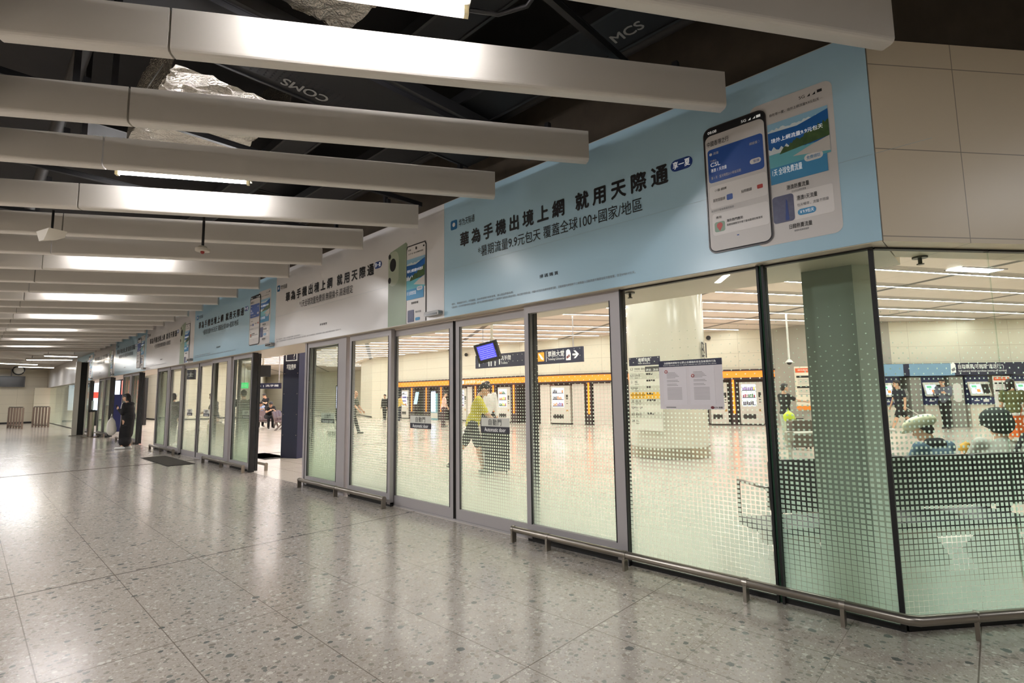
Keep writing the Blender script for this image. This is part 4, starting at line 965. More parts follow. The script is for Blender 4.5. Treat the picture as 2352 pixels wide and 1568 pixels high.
for j, (px, l) in enumerate(((2050, 'behind the walking person with the backpack'), (2152, 'behind the person looking at his phone'), (2256, 'under the lettering of the navy header'), (2364, 'behind the person in the camouflage shirt'))):
    x = xt(px); hw = .42
    q = oT + dT * x
    t_ = empty('ticket_machine', (q.x, q.y, 0), rzT, label='navy and white ticket machine ' + l, cat='ticket machine', group='ticket machines on the far wall')
    b = MB(); b.box(-hw, hw, .05, .6, 0, .86); b.build('cabinet', M_TMB, t_)
    MB().box(-hw, hw, .0, .6, .86, 1.12).build('shelf', M_TMN, t_)
    MB().box(-hw, hw, .18, .6, 1.12, 1.92).build('upper_body', M_TMN, t_)
    b = MB(); b.rbox(-.38, .38, -.03, .0, -.3, .24, .03); fr_ = b.build('screen_frame', mat('frame_silver', (206, 202, 190), .3, .3), t_); fr_.location = (0, .12, 1.46); fr_.rotation_euler = (-.25, 0, 0)
    MB().box(-.32, .06, -.036, -.03, -.22, .14).build('screen', M_TMS, fr_)
    b = MB(); b.box(-.27, -.1, -.039, -.036, .02, .1); b.build('green_tile', mat('tile_green', (90, 170, 120), .4, emit=(90, 170, 120), strength=.6), fr_)
    b = MB(); b.box(-.12, .0, -.039, -.036, -.16, -.05); b.build('orange_tile', mat('tile_orange', (230, 130, 60), .4, emit=(230, 130, 60), strength=.6), fr_)
    MB().box(.1, .34, -.036, -.03, -.22, .14).build('coin_panel', M_DARK, fr_)
    MB().box(-.3, -.12, -.006, 0, .98, 1.02).box(.02, .22, -.006, 0, .95, 1.05).build('slots', M_PW, t_)
M_GP = mat('grey_bay', (150, 148, 142), .4)
for j, (a, c, l) in enumerate(((2089, 2131, 'grey bay panel behind the walking person'), (2178, 2230, 'grey bay panel with a white card holder right of the person with the phone'))):
    x = (xt(a) + xt(c)) / 2; hw = (xt(c) - xt(a)) / 2 * .62; q = oT + dT * x + nT * .1
    o = empty('grey_board', (q.x, q.y, 0), rzT, label=l, cat='panel'); MB().box(-hw, hw, 0, .5, 0, 1.9).build('sheet', M_GP, o)
    if j: MB().rbox(-.15, .15, -.02, 0, .95, 1.65, .12).build('card_holder', mat('holder_white', (224, 222, 218), .4), o)
def poster(name, o, rz, w, z0, z1, label, orange=True):
    e = empty(name, (o.x, o.y, 0), rz, label=label, cat='poster')
    MB().box(-w / 2, w / 2, 0, .02, z0, z1).build('sheet', mat('poster_cream', (238, 226, 206), .5) if orange else M_PW, e)
    h = z1 - z0
    MB().box(-w / 2 + .03, w / 2 - .03, -.003, 0, z1 - .14 * h, z1 - .04 * h).build('red_heading', mat('poster_red', (232, 96, 44), .5), e)
    text('heading_lettering', '請勿使用他人車票', M_LET, e, 0, z1 - .1 * h, .035 * h, w=.75 * w, y=-.006, center=True); 
    for k_ in range(2):
        MB().box(-w / 2 + .06, w / 2 - .06, -.003, 0, z1 - (.26 + .24 * k_) * h, z1 - (.21 + .24 * k_) * h).build('dark_bar', M_DARK, e)
        b = MB()
        for r in range(4): b.box(-w / 2 + .1, w / 2 - .12 - .03 * (r % 2), -.002, 0, z1 - (.3 + .035 * r + .24 * k_) * h, z1 - (.29 + .035 * r + .24 * k_) * h)
        b.build('text_lines', M_GREY, e)
    if orange: MB().box(-w / 2, w / 2, -.003, 0, z0, z0 + .1 * h).build('orange_foot', mat('poster_orange', (240, 140, 40), .5), e)
    return e
q = at_poly(1853, RIGHTW); dq = Vector((RIGHTW[2][0] - RIGHTW[1][0], RIGHTW[2][1] - RIGHTW[1][1], 0)).normalized()
poster('poster', q + Vector((dq.y, -dq.x, 0)) * .25, math.atan2(dq.y, dq.x), 1.0, .68, 2.42, 'tall orange-edged poster on the grey wall behind the person with the neon bag')
q = oT + dT * xt(2308) - nT * .02
poster('poster', q + nT * .1, rzT, .62, .75, 1.9, 'pale poster with a red heading between ticket machines', False)
q = oT + dT * xt(2008) + nT * .1
poster('poster', q, rzT, .34, .85, 1.8, 'narrow poster beside the dark corner mullion on the ticket wall', False)
# camera on a long drop pole
p = at_depth(1813, 832, 17.5)
e = empty('security_camera', (p.x, p.y, p.z), label='white dome camera on a long drop pole before the grey wall', cat='camera')
MB().tube([(0, 0, .08), (0, 0, 4.1 - p.z)], .03, 10).build('pole', M_WHITE, e); MB().cyl(0, 0, 0, .1, .13, 20, r1=.05).build('hood', M_WHITE, e); MB().ball((0, 0, 0), .085).build('dome', M_DARK, e)
for j, (px, py, D) in enumerate(((1634, 776, 20.3), (1216, 799, 22), (1071, 815, 23.5))):
    pts = VP_; q = at_poly(px, VP_); d = ray(px, py); z = 1.45 + d.z * math.hypot(q.x, q.y) / math.hypot(d.x, d.y)
    o = MB().ball((0, 0, 0), .1, 14).build('speaker_dome', M_DARK, None, label='small dark round wall speaker, %s' % ('right of the round column', 'above the overhead departures sign', 'left of the hanging monitor')[j], cat='speaker', group='round wall speakers'); q = q * .994; o.location = (q.x, q.y, z)

# ------------------------------------------------------------------ help line totem and things seen through the open doors
a, c = at_floor(645, 1051), at_floor(681, 1053); d = c - a; w = d.length
e = empty('help_totem', ((a.x + c.x) / 2, (a.y + c.y) / 2, 0), math.atan2(d.y, d.x), label='tall navy help line totem standing in the open second doorway', cat='totem')
MB().box(-w / 2, w / 2, 0, .22, 0, 3.0).build('body', M_NAVY, e)
MB().box(-w / 2 - .01, -w / 2, -.004, .224, 0, 3.0).build('edge_trim', mat('totem_grey', (96, 98, 110), .4, .3), e)
zi = lambda py: at_depth(663, py, (e.location.x * CF.x + e.location.y * CF.y)).z
fr_ = MB(); z0, z1 = zi(828), zi(795); bw = .02
fr_.box(-w * .36, w * .36, -.006, 0, z0, z0 + bw).box(-w * .36, w * .36, -.006, 0, z1, z1 + bw).box(-w * .36, -w * .36 + bw, -.006, 0, z0, z1).box(w * .36 - bw, w * .36, -.006, 0, z0, z1)
fr_.build('icon_frame', M_LET, e); text('question_mark', '?', M_LET, e, w * .14, z0 + .05, .14, y=-.006, bold=.006)
flat('head_icon', [(-.02 + .07 * math.cos(a_ * PI / 8), z0 + .24 + .07 * math.sin(a_ * PI / 8)) for a_ in range(16)], mat('icon_grey', (150, 152, 160), .5), e, -.005)
flat('handset_icon', [(-w * .36, z0 + .2), (-w * .12, z0 + .2), (-w * .12, z0 + .3), (-w * .36, z0 + .36)], M_LET, e, -.005)
text('chinese_lettering', '求助專線', M_LET, e, 0, zi(846), .11, w=w * .6, y=-.006, bold=.004, center=True); text('english_lettering', 'Help Line', M_LET, e, 0, zi(849.5), .05, w=w * .36, y=-.006, center=True)
bolts = MB()
for zz in (2.05, 1.55, 1.05, .55):
    for s in (-1, 1): bolts.ball((s * w * .42, -.002, zz), .012, 8)
bolts.build('bolts', M_STEEL, e)
def seat_bench(name, p, rz, n, label, color=(112, 92, 92)):
    e = empty(name, (p.x, p.y, 0), rz, label=label, cat='bench seat', group='waiting seats in the hall'); ms = mat('seat_mauve', color, .45); mg = mat('seat_metal', (150, 140, 136), .3, .6)
    W_ = .58 * n; e.scale = (1, 1, .92)
    MB().box(-W_ / 2, W_ / 2, -.03, .03, .34, .4).build('beam', mg, e)
    for i in range(n):
        x = -W_ / 2 + .58 * (i + .5)
        s = MB().rbox(-.25, .25, -.26, .24, .4, .46, .025).build('seat', ms, e); s.location = (x, 0, 0)
        b = MB().rbox(-.25, .25, -.02, .02, 0, .48, .04).build('backrest', ms, e); b.location = (x, .25, .46); b.rotation_euler = (-.22, 0, 0)
    for i in range(n + 1):
        x = -W_ / 2 + .58 * i
        MB().tube([(x, -.22, .44), (x, -.22, .64), (x, .2, .66), (x, .24, .46)], .014, 8).build('armrest', mg, e)
    for s in (-1, 1):
        x = s * W_ * .3
        MB().add([(x - .03, 0, .36), (x + .03, 0, .36), (x - .03, -.32, 0), (x + .03, -.32, 0), (x - .03, .32, 0), (x + .03, .32, 0), (x - .03, -.22, 0), (x + .03, -.22, 0), (x - .03, .22, 0), (x + .03, .22, 0), (x - .03, 0, .26), (x + .03, 0, .26)],
                 [(0, 2, 6, 10, 8, 4), (5, 9, 11, 7, 3, 1), (0, 1, 3, 2), (0, 4, 5, 1), (2, 3, 7, 6), (4, 8, 9, 5), (6, 7, 11, 10), (8, 10, 11, 9)]).build('leg', mg, e)
    return e
sb1 = at_floor(625, 980); sb2 = at_floor(675, 981)
sb1 = at_depth(612, 905, 25); sb1.z = 0; sb2 = at_depth(655, 905, 23.7); sb2.z = 0
seat_bench('waiting_bench', sb1, math.atan2(CR.y, CR.x) + .87, 3, 'mauve waiting seats with the people hunched over phones, left of the totem')
seat_bench('waiting_bench', sb2, math.atan2(CR.y, CR.x) + PI / 2 + .22, 3, 'mauve waiting seats partly hidden behind the navy totem')
def screen_totem(px, D, w, z0, z1, label, m, name='advertising_screen'):
    p = at_depth(px, 905, D); e = empty(name, (p.x, p.y, 0), math.atan2(CR.y, CR.x), label=label, cat='screen')
    MB().box(-w / 2 - .04, w / 2 + .04, 0, .15, 0, z1 + .05).build('casing', M_DARK, e); MB().box(-w / 2, w / 2, -.006, 0, z0, z1).build('display', m, e)
    b = MB(); rr = random.Random(px)
    for i in range(6):
        x = rr.uniform(-w * .42, w * .1); z = z0 + (z1 - z0) * (.12 + .14 * i); b.box(x, x + w * .4, -.009, -.006, z, z + (z1 - z0) * .07)
    b.build('picture_blocks', mat('screen_white', (225, 238, 255), .3, emit=(220, 236, 255), strength=.7), e)
screen_totem(696, 26.5, 1.0, .9, 2.0, 'upright blue advertising screen right of the navy totem', mat('ad_blue', (70, 150, 225), .3, emit=(64, 146, 226), strength=.6))
screen_totem(791, 26, .8, .9, 2.0, 'upright white information screen behind the bald person', mat('ad_lilac', (206, 204, 240), .3, emit=(206, 204, 246), strength=.6))
def hang_sign(px, py, D, w, h, label, txt, px2=None):
    p = at_depth(px, py, D); e = empty('hanging_sign', (p.x, p.y, p.z), math.atan2(CR.y, CR.x), label=label, cat='sign', group='dark hanging signs beyond the doors')
    MB().box(-w / 2, w / 2, 0, .08, -h / 2, h / 2).build('board', M_NAVY, e)
    text('lettering', txt, M_LET, e, 0, -h * .2, h * .42, w=w * .8, y=-.006, bold=.005, center=True)
    MB().tube([(-w * .4, .04, h / 2), (-w * .4, .04, 4.08 - p.z)], .02, 8).tube([(w * .4, .04, h / 2), (w * .4, .04, 4.08 - p.z)], .02, 8).build('rods', M_ALU, e)
hang_sign(617, 886, 20, .95, .22, 'small dark hanging sign with white symbols in the open second doorway', '↖ | 洗手間')
hang_sign(432, 860, 19, .5, .36, 'small dark hanging sign seen through the closed third door set', '的士')
p = at_depth(560, 885, 22); e = empty('exit_sign', (p.x, p.y, p.z), math.atan2(CR.y, CR.x), label='green glowing exit sign seen through the third door set', cat='sign')
MB().box(-.17, .17, 0, .06, -.12, .12).build('light_box', mat('exit_green', (60, 200, 120), .4, emit=(50, 200, 110), strength=.8), e)
text('lettering', '出口', M_LET, e, 0, -.06, .12, w=.24, y=-.006, center=True); MB().tube([(0, .03, .12), (0, .03, 4.08 - p.z)], .012, 8).build('rod', M_ALU, e)
p = at_depth(604, 852, 18); e = empty('hanging_display', (p.x, p.y, p.z), 1.2, label='black display unit hanging beside the dark door edge', cat='monitor')
MB().box(-.25, .25, -.08, .08, -.2, .2).build('casing', M_DARK, e); MB().tube([(0, 0, .2), (0, 0, 4.08 - p.z)], .035, 10).build('pole', mat('pole_cream', (206, 196, 178), .4), e)
# far openings: lit red and blue advertising wall and a navy kiosk
p = at_depth(275, 905, 30); e = empty('advertising_wall', (p.x, p.y, 0), math.atan2(CR.y, CR.x) - .1, label='lit red and white advertising wall seen through the open fifth doorway', cat='advertising wall')
MB().box(-3.4, 1.6, 0, .2, 0, 2.75).build('casing', M_DARK, e); MB().box(.1, 1.5, -.01, 0, .7, 2.6).build('red_panel', mat('ad_red', (236, 130, 120), .4, emit=(240, 120, 110), strength=.6), e)
MB().box(-3.3, .0, -.01, 0, .9, 2.6).build('pale_panel', mat('ad_pale', (220, 232, 250), .4, emit=(214, 230, 250), strength=.6), e); MB().box(-2.9, -.4, -.02, -.01, 1.6, 1.95).build('red_band', mat('ad_redband', (214, 70, 60), .4, emit=(220, 70, 56), strength=.8), e)
b = MB(); 
for r in range(5): b.box(.25 + .1 * (r % 2), 1.2, -.016, -.01, 1.2 + r * .26, 1.2 + r * .26 + .07)
b.build('white_lines', M_LET, e)
p = at_depth(266, 905, 24); o = MB().box(-.55, .55, 0, .5, 0, 1.72).build('service_kiosk', mat('kiosk_navy', (44, 50, 100), .5), None, label='navy blue kiosk box behind the person in black coat', cat='kiosk'); o.location = (p.x, p.y, 0); o.rotation_euler = (0, 0, math.atan2(CR.y, CR.x))
# ------------------------------------------------------------------ far end of the corridor
q = at_floor(179, 1000)
e = empty('steel_pillar', (q.x, q.y, 0), label='tall steel-clad pillar with a dark recess near the far end', cat='pillar')
s_ = MB(); s_.box(-.22, -.06, -.16, .16, 0, 3.1); s_.box(.15, .2, -.16, .16, 0, 3.1); s_.build('cladding', mat('satin_steel', (196, 190, 182), .35, .25), e)
MB().box(-.06, .15, -.12, .15, 0, 3.08).build('dark_recess', M_DARK, e); MB().box(-.3, .28, -.24, .24, 0, .03).build('foot_plate', M_STEEL, e)
e.rotation_euler = (0, 0, 1.5)
q = at_floor(207, 1004)
e = empty('bollard', (q.x, q.y, 0), label='slim steel post with a round base beside the steel pillar', cat='bollard')
MB().cyl(0, 0, 0, .03, .28, 28).build('base', M_STEEL, e); MB().cyl(0, 0, .03, 1.0, .1, 20).build('post', M_STEEL, e); MB().cyl(0, 0, 1.0, 1.08, .11, 20).build('cap', M_DARK, e)
MB().box(-.12, .12, -.02, .02, 1.1, 1.45).build('sign_plate', mat('plate_pale', (190, 200, 196), .4), e)
M_FIN = mat('brown_fin', (126, 106, 92), .5)
for j, (a, c, l) in enumerate((((20, 984), (47, 986), 'row of brown slatted barrier fins nearest the corridor axis at the far end'), ((76, 978), (106, 982), 'row of brown slatted barrier fins beside the far glass panes'))):
    A_, B_ = at_floor(*a), at_floor(*c); 
    if j == 0: A_, B_ = Vector((-40.5, 1.75, 0)), Vector((-38.3, 2.2, 0))
    else: A_, B_ = Vector((-40.2, 2.75, 0)), Vector((-38.9, 3.3, 0))
    e = empty('barrier', (A_.x, A_.y, 0), label=l, cat='barrier', group='slatted barriers at the far end'); d = B_ - A_
    for i in range(6):
        p = d * (i / 5); MB().box(p.x - .07, p.x + .07, p.y - .04, p.y + .04, 0, 1.12).build('fin', M_FIN, e); 
    MB().tube([Vector((0, 0, 1.15)), d + Vector((0, 0, 1.15))], .025, 8).tube([Vector((0, 0, .12)), d + Vector((0, 0, .12))], .03, 8).build('rail', M_STEEL, e)
p = at_y(24, 876, 1.6); p = Vector((-47.9, 0, 0))
d = ray(25, 876); t = -47.6 / d.x
e = empty('wall_display', (-47.6, d.y * t, 1.45 + d.z * t), PI / 2, label='dark blank display hanging before the far end wall', cat='monitor')
MB().rbox(-.68, .68, -.1, .08, -.36, .36, .03).build('casing', mat('display_grey', (58, 56, 56), .3), e); MB().box(-.62, .62, -.104, -.1, -.3, .3).build('screen', mat('display_black', (44, 42, 44), .2), e)
MB().tube([(0, 0, .36), (0, 0, 3.62 - e.location.z)], .03, 8).build('pole', M_ALU, e)
d = ray(43, 850); t = -44.0 / d.x
e = empty('round_fixture', (-44.0, d.y * t, 1.45 + d.z * t), PI / 2, label='round ring-shaped fixture hanging near the far end wall', cat='fixture')
MB().tube([(.27 * math.cos(a * PI / 12), 0, .27 * math.sin(a * PI / 12)) for a in range(25)], .03, 8).build('ring', M_TRAY, e); MB().ball((0, .02, 0), (.24, .05, .24), 16).build('face', M_WHITE, e)
MB().tube([(0, 0, .27), (0, 0, 3.62 - e.location.z)], .02, 8).build('pole', M_ALU, e)

# ------------------------------------------------------------------ people: one continuous body each, hair and clothes as children
def blob(name, caps, vox, mats, parent=None, smooth=3, paint=None):
    b = MB()
    for c in caps:
        if c[0] == 'e':
            b.ball(c[1], c[2], 14, 0, c[3] if len(c) > 3 else None)
        else:
            p0, r0, p1, r1 = c; p0, p1 = Vector(p0), Vector(p1)
            b.ball(p0, r0, 12); b.ball(p1, r1, 12)
            if (p1 - p0).length > 1e-4: b.tube([p0, p1], r0 * .985, 12, 0, r1 * .985)
    o = b.build(name, mats, parent)
    m = o.modifiers.new('r', 'REMESH'); m.mode = 'VOXEL'; m.voxel_size = vox
    s = o.modifiers.new('s', 'SMOOTH'); s.iterations = smooth; s.factor = .5
    dg = bpy.context.evaluated_depsgraph_get(); dg.update()
    me = bpy.data.meshes.new_from_object(o.evaluated_get(dg)); o.modifiers.clear(); old = o.data; o.data = me; bpy.data.meshes.remove(old); me.name = name
    me.polygons.foreach_set('use_smooth', [True] * len(me.polygons))
    if paint:
        me.polygons.foreach_set('material_index', [paint(p.center) for p in me.polygons])
    me.update()
    return o
SKIN = mat('skin', (214, 170, 140), .5); LIP = mat('lips', (170, 100, 90), .5); EYE_ = mat('eye_dark', (40, 30, 28), .3); HAIRM = mat('black_hair', (30, 25, 24), .45)
def cloth(n, c, noise=None): return mat('cloth_' + n, c, .85, noise=noise)
def person(label, pos, face, Ht=1.68, lean=0, head=(0, 0), arms=((5, 6, 8, 0), (5, 6, 8, 0)), legs=((4, 0), (-4, 0)), seat=None, top=None, sleeve=.5, bottom=None, bl=1.0, shoes=None, hair='short',
           hairm=None, vox=.014, skin=None, skirt=None, group=None, open_coat=None, wide=1.0, longtop=0.0):
    s = Ht / 1.7
    V = Vector
    def rx(v, a, o): # rotate about x axis through o (forward lean positive)
        a = math.radians(a); d = v - o; return o + V((d.x, d.y * math.cos(a) + d.z * math.sin(a), -d.y * math.sin(a) + d.z * math.cos(a)))
    ang = lambda a: V((0, math.sin(math.radians(a)), -math.cos(math.radians(a))))
    th, sh, an = .425 * s, .415 * s, .075 * s
    feet = []
    for i, (a, k) in enumerate(legs):
        feet.append((ang(a) * th + ang(a - k) * sh).z)
    hip = (an - min(feet)) if seat is None else seat
    P = V((0, 0, hip)); L = [[], []]
    for i, (a, k) in enumerate(legs):
        sx_ = (-1, 1)[i]; h = P + V((sx_ * .09 * s, 0, 0)); kn = h + ang(a) * th; ak = kn + ang(a - k) * sh
        fa = max(-40, min(25, (a - k) * .6)) if seat is None else 0
        fd = V((sx_ * .12, math.cos(math.radians(fa)), math.sin(math.radians(fa)))).normalized()
        heel = ak + V((0, -.04 * s, -.045 * s)); toe = ak + fd * .17 * s + V((0, 0, -.05 * s)); L[i] = (h, kn, ak, heel, toe)
    U = lambda v: rx(V(v), lean, P)
    wst = U((0, .0, hip + .14 * s)); chest = U((0, .01 * s, hip + .34 * s)); nb = U((0, -.01 * s, hip + .53 * s))
    hl = lean * .6 + head[0]
    hc = nb + rx(V((0, .03 * s, .19 * s)), hl, V((0, 0, 0)))
    HR = Matrix.Rotation(math.radians(head[1]), 3, 'Z') @ Matrix.Rotation(math.radians(-hl), 3, 'X')
    Hd = lambda v: hc + HR @ (V(v) * s)
    caps = [('e', P + V((0, -.01, .03 * s)), (.165 * s * wide, .115 * s * wide, .12 * s)), (P + V((0, 0, .04 * s)), .12 * s * wide, wst, .115 * s * wide),
            ('e', wst, (.14 * s * wide, .1 * s * wide, .12 * s)), ('e', chest, (.165 * s * wide, .112 * s * wide, .19 * s), Matrix.Rotation(math.radians(-lean), 3, 'X')), (nb + V((0, 0, -.04 * s)), .07 * s, nb + (hc - nb) * .5, .052 * s)]
    tops = [('e', P + V((0, -.01, (.02 - longtop) * s)), (.182 * s * wide, .132 * s * wide, .12 * s)), (P + V((0, 0, .04 * s)), .137 * s * wide, wst, .13 * s * wide), ('e', wst, (.16 * s * wide, .12 * s * wide, .13 * s)),
            ('e', chest, (.182 * s * wide, .13 * s * wide, .205 * s), Matrix.Rotation(math.radians(-lean), 3, 'X')), (nb + V((0, 0, -.05 * s)), .085 * s, nb + V((0, 0, -.02 * s)), .07 * s)]
    hands = []
    for i, (a, ab, el, yw) in enumerate(arms):
        sx_ = (-1, 1)[i]; shd = U((sx_ * .175 * s * (.6 + .4 * wide), -.01, hip + .49 * s))
        ra, rb = math.radians(a), math.radians(ab)
        u = V((sx_ * math.sin(rb), math.sin(ra) * math.cos(rb), -math.cos(ra) * math.cos(rb)))
        elb = shd + u * .28 * s
        fa = math.radians(a + el); ry = math.radians(yw)
        f = V((sx_ * (math.sin(rb) * .5) - sx_ * math.sin(ry), math.sin(fa) * math.cos(ry), -math.cos(fa) * math.cos(ry))).normalized()
        wr = elb + f * .245 * s
        caps += [(chest + V((sx_ * .09 * s, 0, .09 * s)), .075 * s, shd, .06 * s), (shd, .056 * s, elb, .042 * s), (elb, .042 * s, wr, .028 * s)]
        # hand: palm, four fingers, thumb from the palm's side
        side = f.cross(V((0, 0, 1)) if abs(f.z) < .9 else V((0, 1, 0))).normalized(); nrm = side.cross(f).normalized()
        inn = V((0, 1, 0)) if abs(f.z) > .7 else nrm
        ac = (inn - f * inn.dot(f)).normalized(); pn = f.cross(ac)
        if pn.x * sx_ > 0: pn = -pn
        kn_ = wr + f * .085 * s
        caps += [(wr, .03 * s, kn_ + ac * .02 * s, .02 * s), (wr, .03 * s, kn_ - ac * .02 * s, .02 * s)]
        for q in range(4):
            o = kn_ + ac * (.03 - .02 * q) * s; ln = (.07, .08, .075, .058)[q] * s; md = o + f * ln * .55 + pn * .012 * s
            caps += [(o, .0098 * s, md, .0092 * s), (md, .0092 * s, md + (f * .6 + pn * .6).normalized() * ln * .5, .008 * s)]
        t0 = wr + f * .025 * s + ac * .026 * s; t1 = t0 + (f * .7 + ac * .7) * .045 * s
        caps += [(t0, .0125 * s, t1, .011 * s), (t1, .011 * s, t1 + (f * .9 + pn * .2) * .03 * s, .009 * s)]
        hands.append((wr, f, kn_ + pn * .03 * s))
        e2 = shd + (elb - shd) * min(1, sleeve * 1.25)
        tops += [(chest + V((sx_ * .1 * s, 0, .09 * s)), .092 * s, shd, .074 * s), (shd, .072 * s, e2, .062 * s)]
        if sleeve > .8: tops += [(elb, .058 * s, elb + (wr - elb) * .9, .044 * s)]
    bots = [('e', P + V((0, -.01, .0)), (.176 * s * wide, .128 * s * wide, .11 * s)), (P, .125 * s, P + V((0, 0, .06 * s)), .128 * s)]
    shs = []
    for h, kn, ak, heel, toe in L:
        caps += [(P, .1 * s, h, .1 * s), (h, .088 * s * wide, kn, .056 * s), (kn, .056 * s, kn + (ak - kn) * .3 + V((0, -.01, 0)), .056 * s), (kn + (ak - kn) * .3, .055 * s, ak, .036 * s), (ak, .036 * s, heel, .03 * s), (heel, .03 * s, toe, .026 * s)]
        bots += [(P, .112 * s, h, .112 * s), (h, .105 * s * wide, kn if bl > .5 else h + (kn - h) * bl * 2, .074 * s if bl > .5 else .086 * s)]
        if bl > .5: bots += [(kn, .074 * s, kn + (ak - kn) * ((bl - .5) * 2), .058 * s)]
        shs += [(heel + V((0, 0, .012 * s)), .041 * s, toe + V((0, 0, .006 * s)), .038 * s), (heel + V((0, -.005, .01 * s)), .041 * s, ak, .044 * s)]
    caps += [('e', hc, (.077 * s, .098 * s, .112 * s), HR), ('e', Hd((0, .03, -.06)), (.056 * s, .066 * s, .06 * s), HR), (Hd((0, .085, .0)), .011 * s, Hd((0, .112, -.026)), .015 * s), ('e', Hd((0, .078, -.092)), .022 * s)]
    for sx_ in (-1, 1): caps.append(('e', Hd((sx_ * .08, -.005, -.01)), (.012 * s, .024 * s, .034 * s), HR))
    HI = HR.transposed()
    def paint(c):
        q = (HI @ (c - hc)) / s
        if q.y > .05:
            for sx_ in (-1, 1):
                if ((q.x - sx_ * .034) / .02) ** 2 + ((q.z - .004) / .011) ** 2 < 1: return 1
                if ((q.x - sx_ * .036) / .026) ** 2 + ((q.z - .036) / .007) ** 2 < 1: return 1
            if (q.x / .028) ** 2 + ((q.z + .058) / .01) ** 2 < 1: return 2
        return 0
    body = blob('person', caps, vox, [skin or SKIN, EYE_, LIP], None, 2, paint)
    prop(body, label, 'person', group)
    if top: blob('shirt', tops, vox * 1.15, [top], body, 4)
    if bottom: blob('trousers' if bl > .6 else 'shorts', bots, vox * 1.15, [bottom], body, 4)
    if skirt: 
        caps_ = [(P + V((0, 0, .06)), .14 * s, P + V((0, .03, -.35)), .165 * s), (P + V((0, .03, -.35)), .165 * s, V((0, .03, .22)), .17 * s), (V((-.05, .02, .24)), .15 * s, V((.05, .02, .24)), .15 * s)]
        blob('long_skirt', caps_, vox * 1.3, [skirt], body, 4)
    if shoes: blob('shoes', shs, vox, [shoes], body, 2)
    hm = hairm or HAIRM
    if hair in ('short', 'long', 'bob'):
        hcaps = [('e', Hd((0, -.018, .03)), (.088 * s, .1 * s, .1 * s), HR), ('e', Hd((0, .05, .085)), (.06 * s, .045 * s, .03 * s), HR), ('e', Hd((0, -.06, -.03)), (.072 * s, .05 * s, .06 * s), HR)]
        if hair != 'short': hcaps += [(Hd((sx_ * .075, -.02, .02)), .024 * s, Hd((sx_ * .08, -.02, -.1 if hair == 'bob' else -.2)), .024 * s) for sx_ in (-1, 1)] + [(Hd((0, -.07, 0)), .07 * s, Hd((0, -.075, -.13 if hair == 'bob' else -.26)), .05 * s)]
        blob('hair', hcaps, vox, [hm], body, 3)
    elif hair == 'cropped':
        blob('hair', [('e', Hd((0, -.03, .022)), (.083 * s, .085 * s, .095 * s), HR)], vox, [hm], body, 2)
    body.location = (pos[0], pos[1], 0)
    f = Vector((face[0], face[1])).normalized(); body.rotation_euler = (0, 0, math.atan2(-f.x, f.y))
    body['_'] = 0; del body['_']
    return body, dict(hc=hc, Hd=Hd, HR=HR, hands=hands, chest=chest, P=P, U=U, nb=nb, s=s, hip=hip)
RT = Vector((CR.x, CR.y)).normalized(); FW = Vector((CF.x, CF.y)).normalized()
def dirv(r, f): v = RT * r + FW * f; return (v.x, v.y)
def world(body, v):
    a = body.rotation_euler[2]; c, s_ = math.cos(a), math.sin(a)
    return Vector((body.location.x + v.x * c - v.y * s_, body.location.y + v.x * s_ + v.y * c, v.z))
def gpos(px, D): p = at_depth(px, 905, D); return (p.x, p.y)
def soft(name, balls, m, label=None, cat=None, parent=None, vox=.02, **k):
    o = blob(name, balls, vox, [m], parent, 4)
    return prop(o, label, cat, **k)
BLK = cloth('black', (28, 27, 30)); WHT = cloth('white', (226, 222, 216)); SHW = mat('shoe_white', (222, 222, 218), .6); SHB = mat('shoe_black', (34, 32, 32), .5)
# person in black coat by the open doors
q = at_floor(288, 1031)
bd, J = person('person in a long black coat standing on the corridor floor by the open doors', (q.x, q.y), dirv(-.9, -.15), 1.6, 2, (4, 12), ((8, 4, 118, 30), (4, 10, 16, 0)), top=BLK, sleeve=1.0, skirt=BLK, shoes=SHW, hair='bob', vox=.012, longtop=.2, wide=1.1)
soft('coat', [('e', J['U']((0, -.03, J['hip'] + .3)), (.2, .15, .24)), ('e', J['P'] + Vector((0, -.03, .1)), (.21, .17, .24)), (J['P'] + Vector((0, -.02, 0)), .17, J['P'] + Vector((0, 0, -.4)), .17), ('e', J['nb'] + Vector((0, -.1, -.02)), (.12, .07, .06))], BLK, parent=bd, vox=.016)
soft('blouse', [('e', J['U']((0, .125, J['hip'] + .34)), (.085, .05, .19))], WHT, parent=bd, vox=.015)
soft('neck_strap', [(J['U']((-.05, .13, J['hip'] + .48)), .01, J['U']((.0, .15, J['hip'] + .16)), .01), (J['U']((.05, .13, J['hip'] + .48)), .01, J['U']((.0, .15, J['hip'] + .16)), .01)], WHT, parent=bd, vox=.01)
w_ = world(bd, Vector((-.3, .26, .7)))
o = soft('tote_bag', [('e', (0, 0, 0), (.2, .07, .24)), ('e', (.03, 0, -.1), (.22, .08, .18)), ((-.06, 0, .2), .012, (-.02, 0, .36), .012), ((.06, 0, .2), .012, (0, 0, .36), .012)], WHT, 'plump white tote bag hanging from the arm of the person in black coat', 'bag'); o.location = w_; o.rotation_euler = (0, 0, bd.rotation_euler[2])
o = MB().rbox(-.035, .035, -.005, .005, -.07, .07, .012).build('phone', M_DARK, None, label='dark phone held up by the person in black coat', cat='phone'); o.location = world(bd, J['hands'][0][2] + Vector((0, .03, .03))); o.rotation_euler = (-.5, 0, bd.rotation_euler[2])
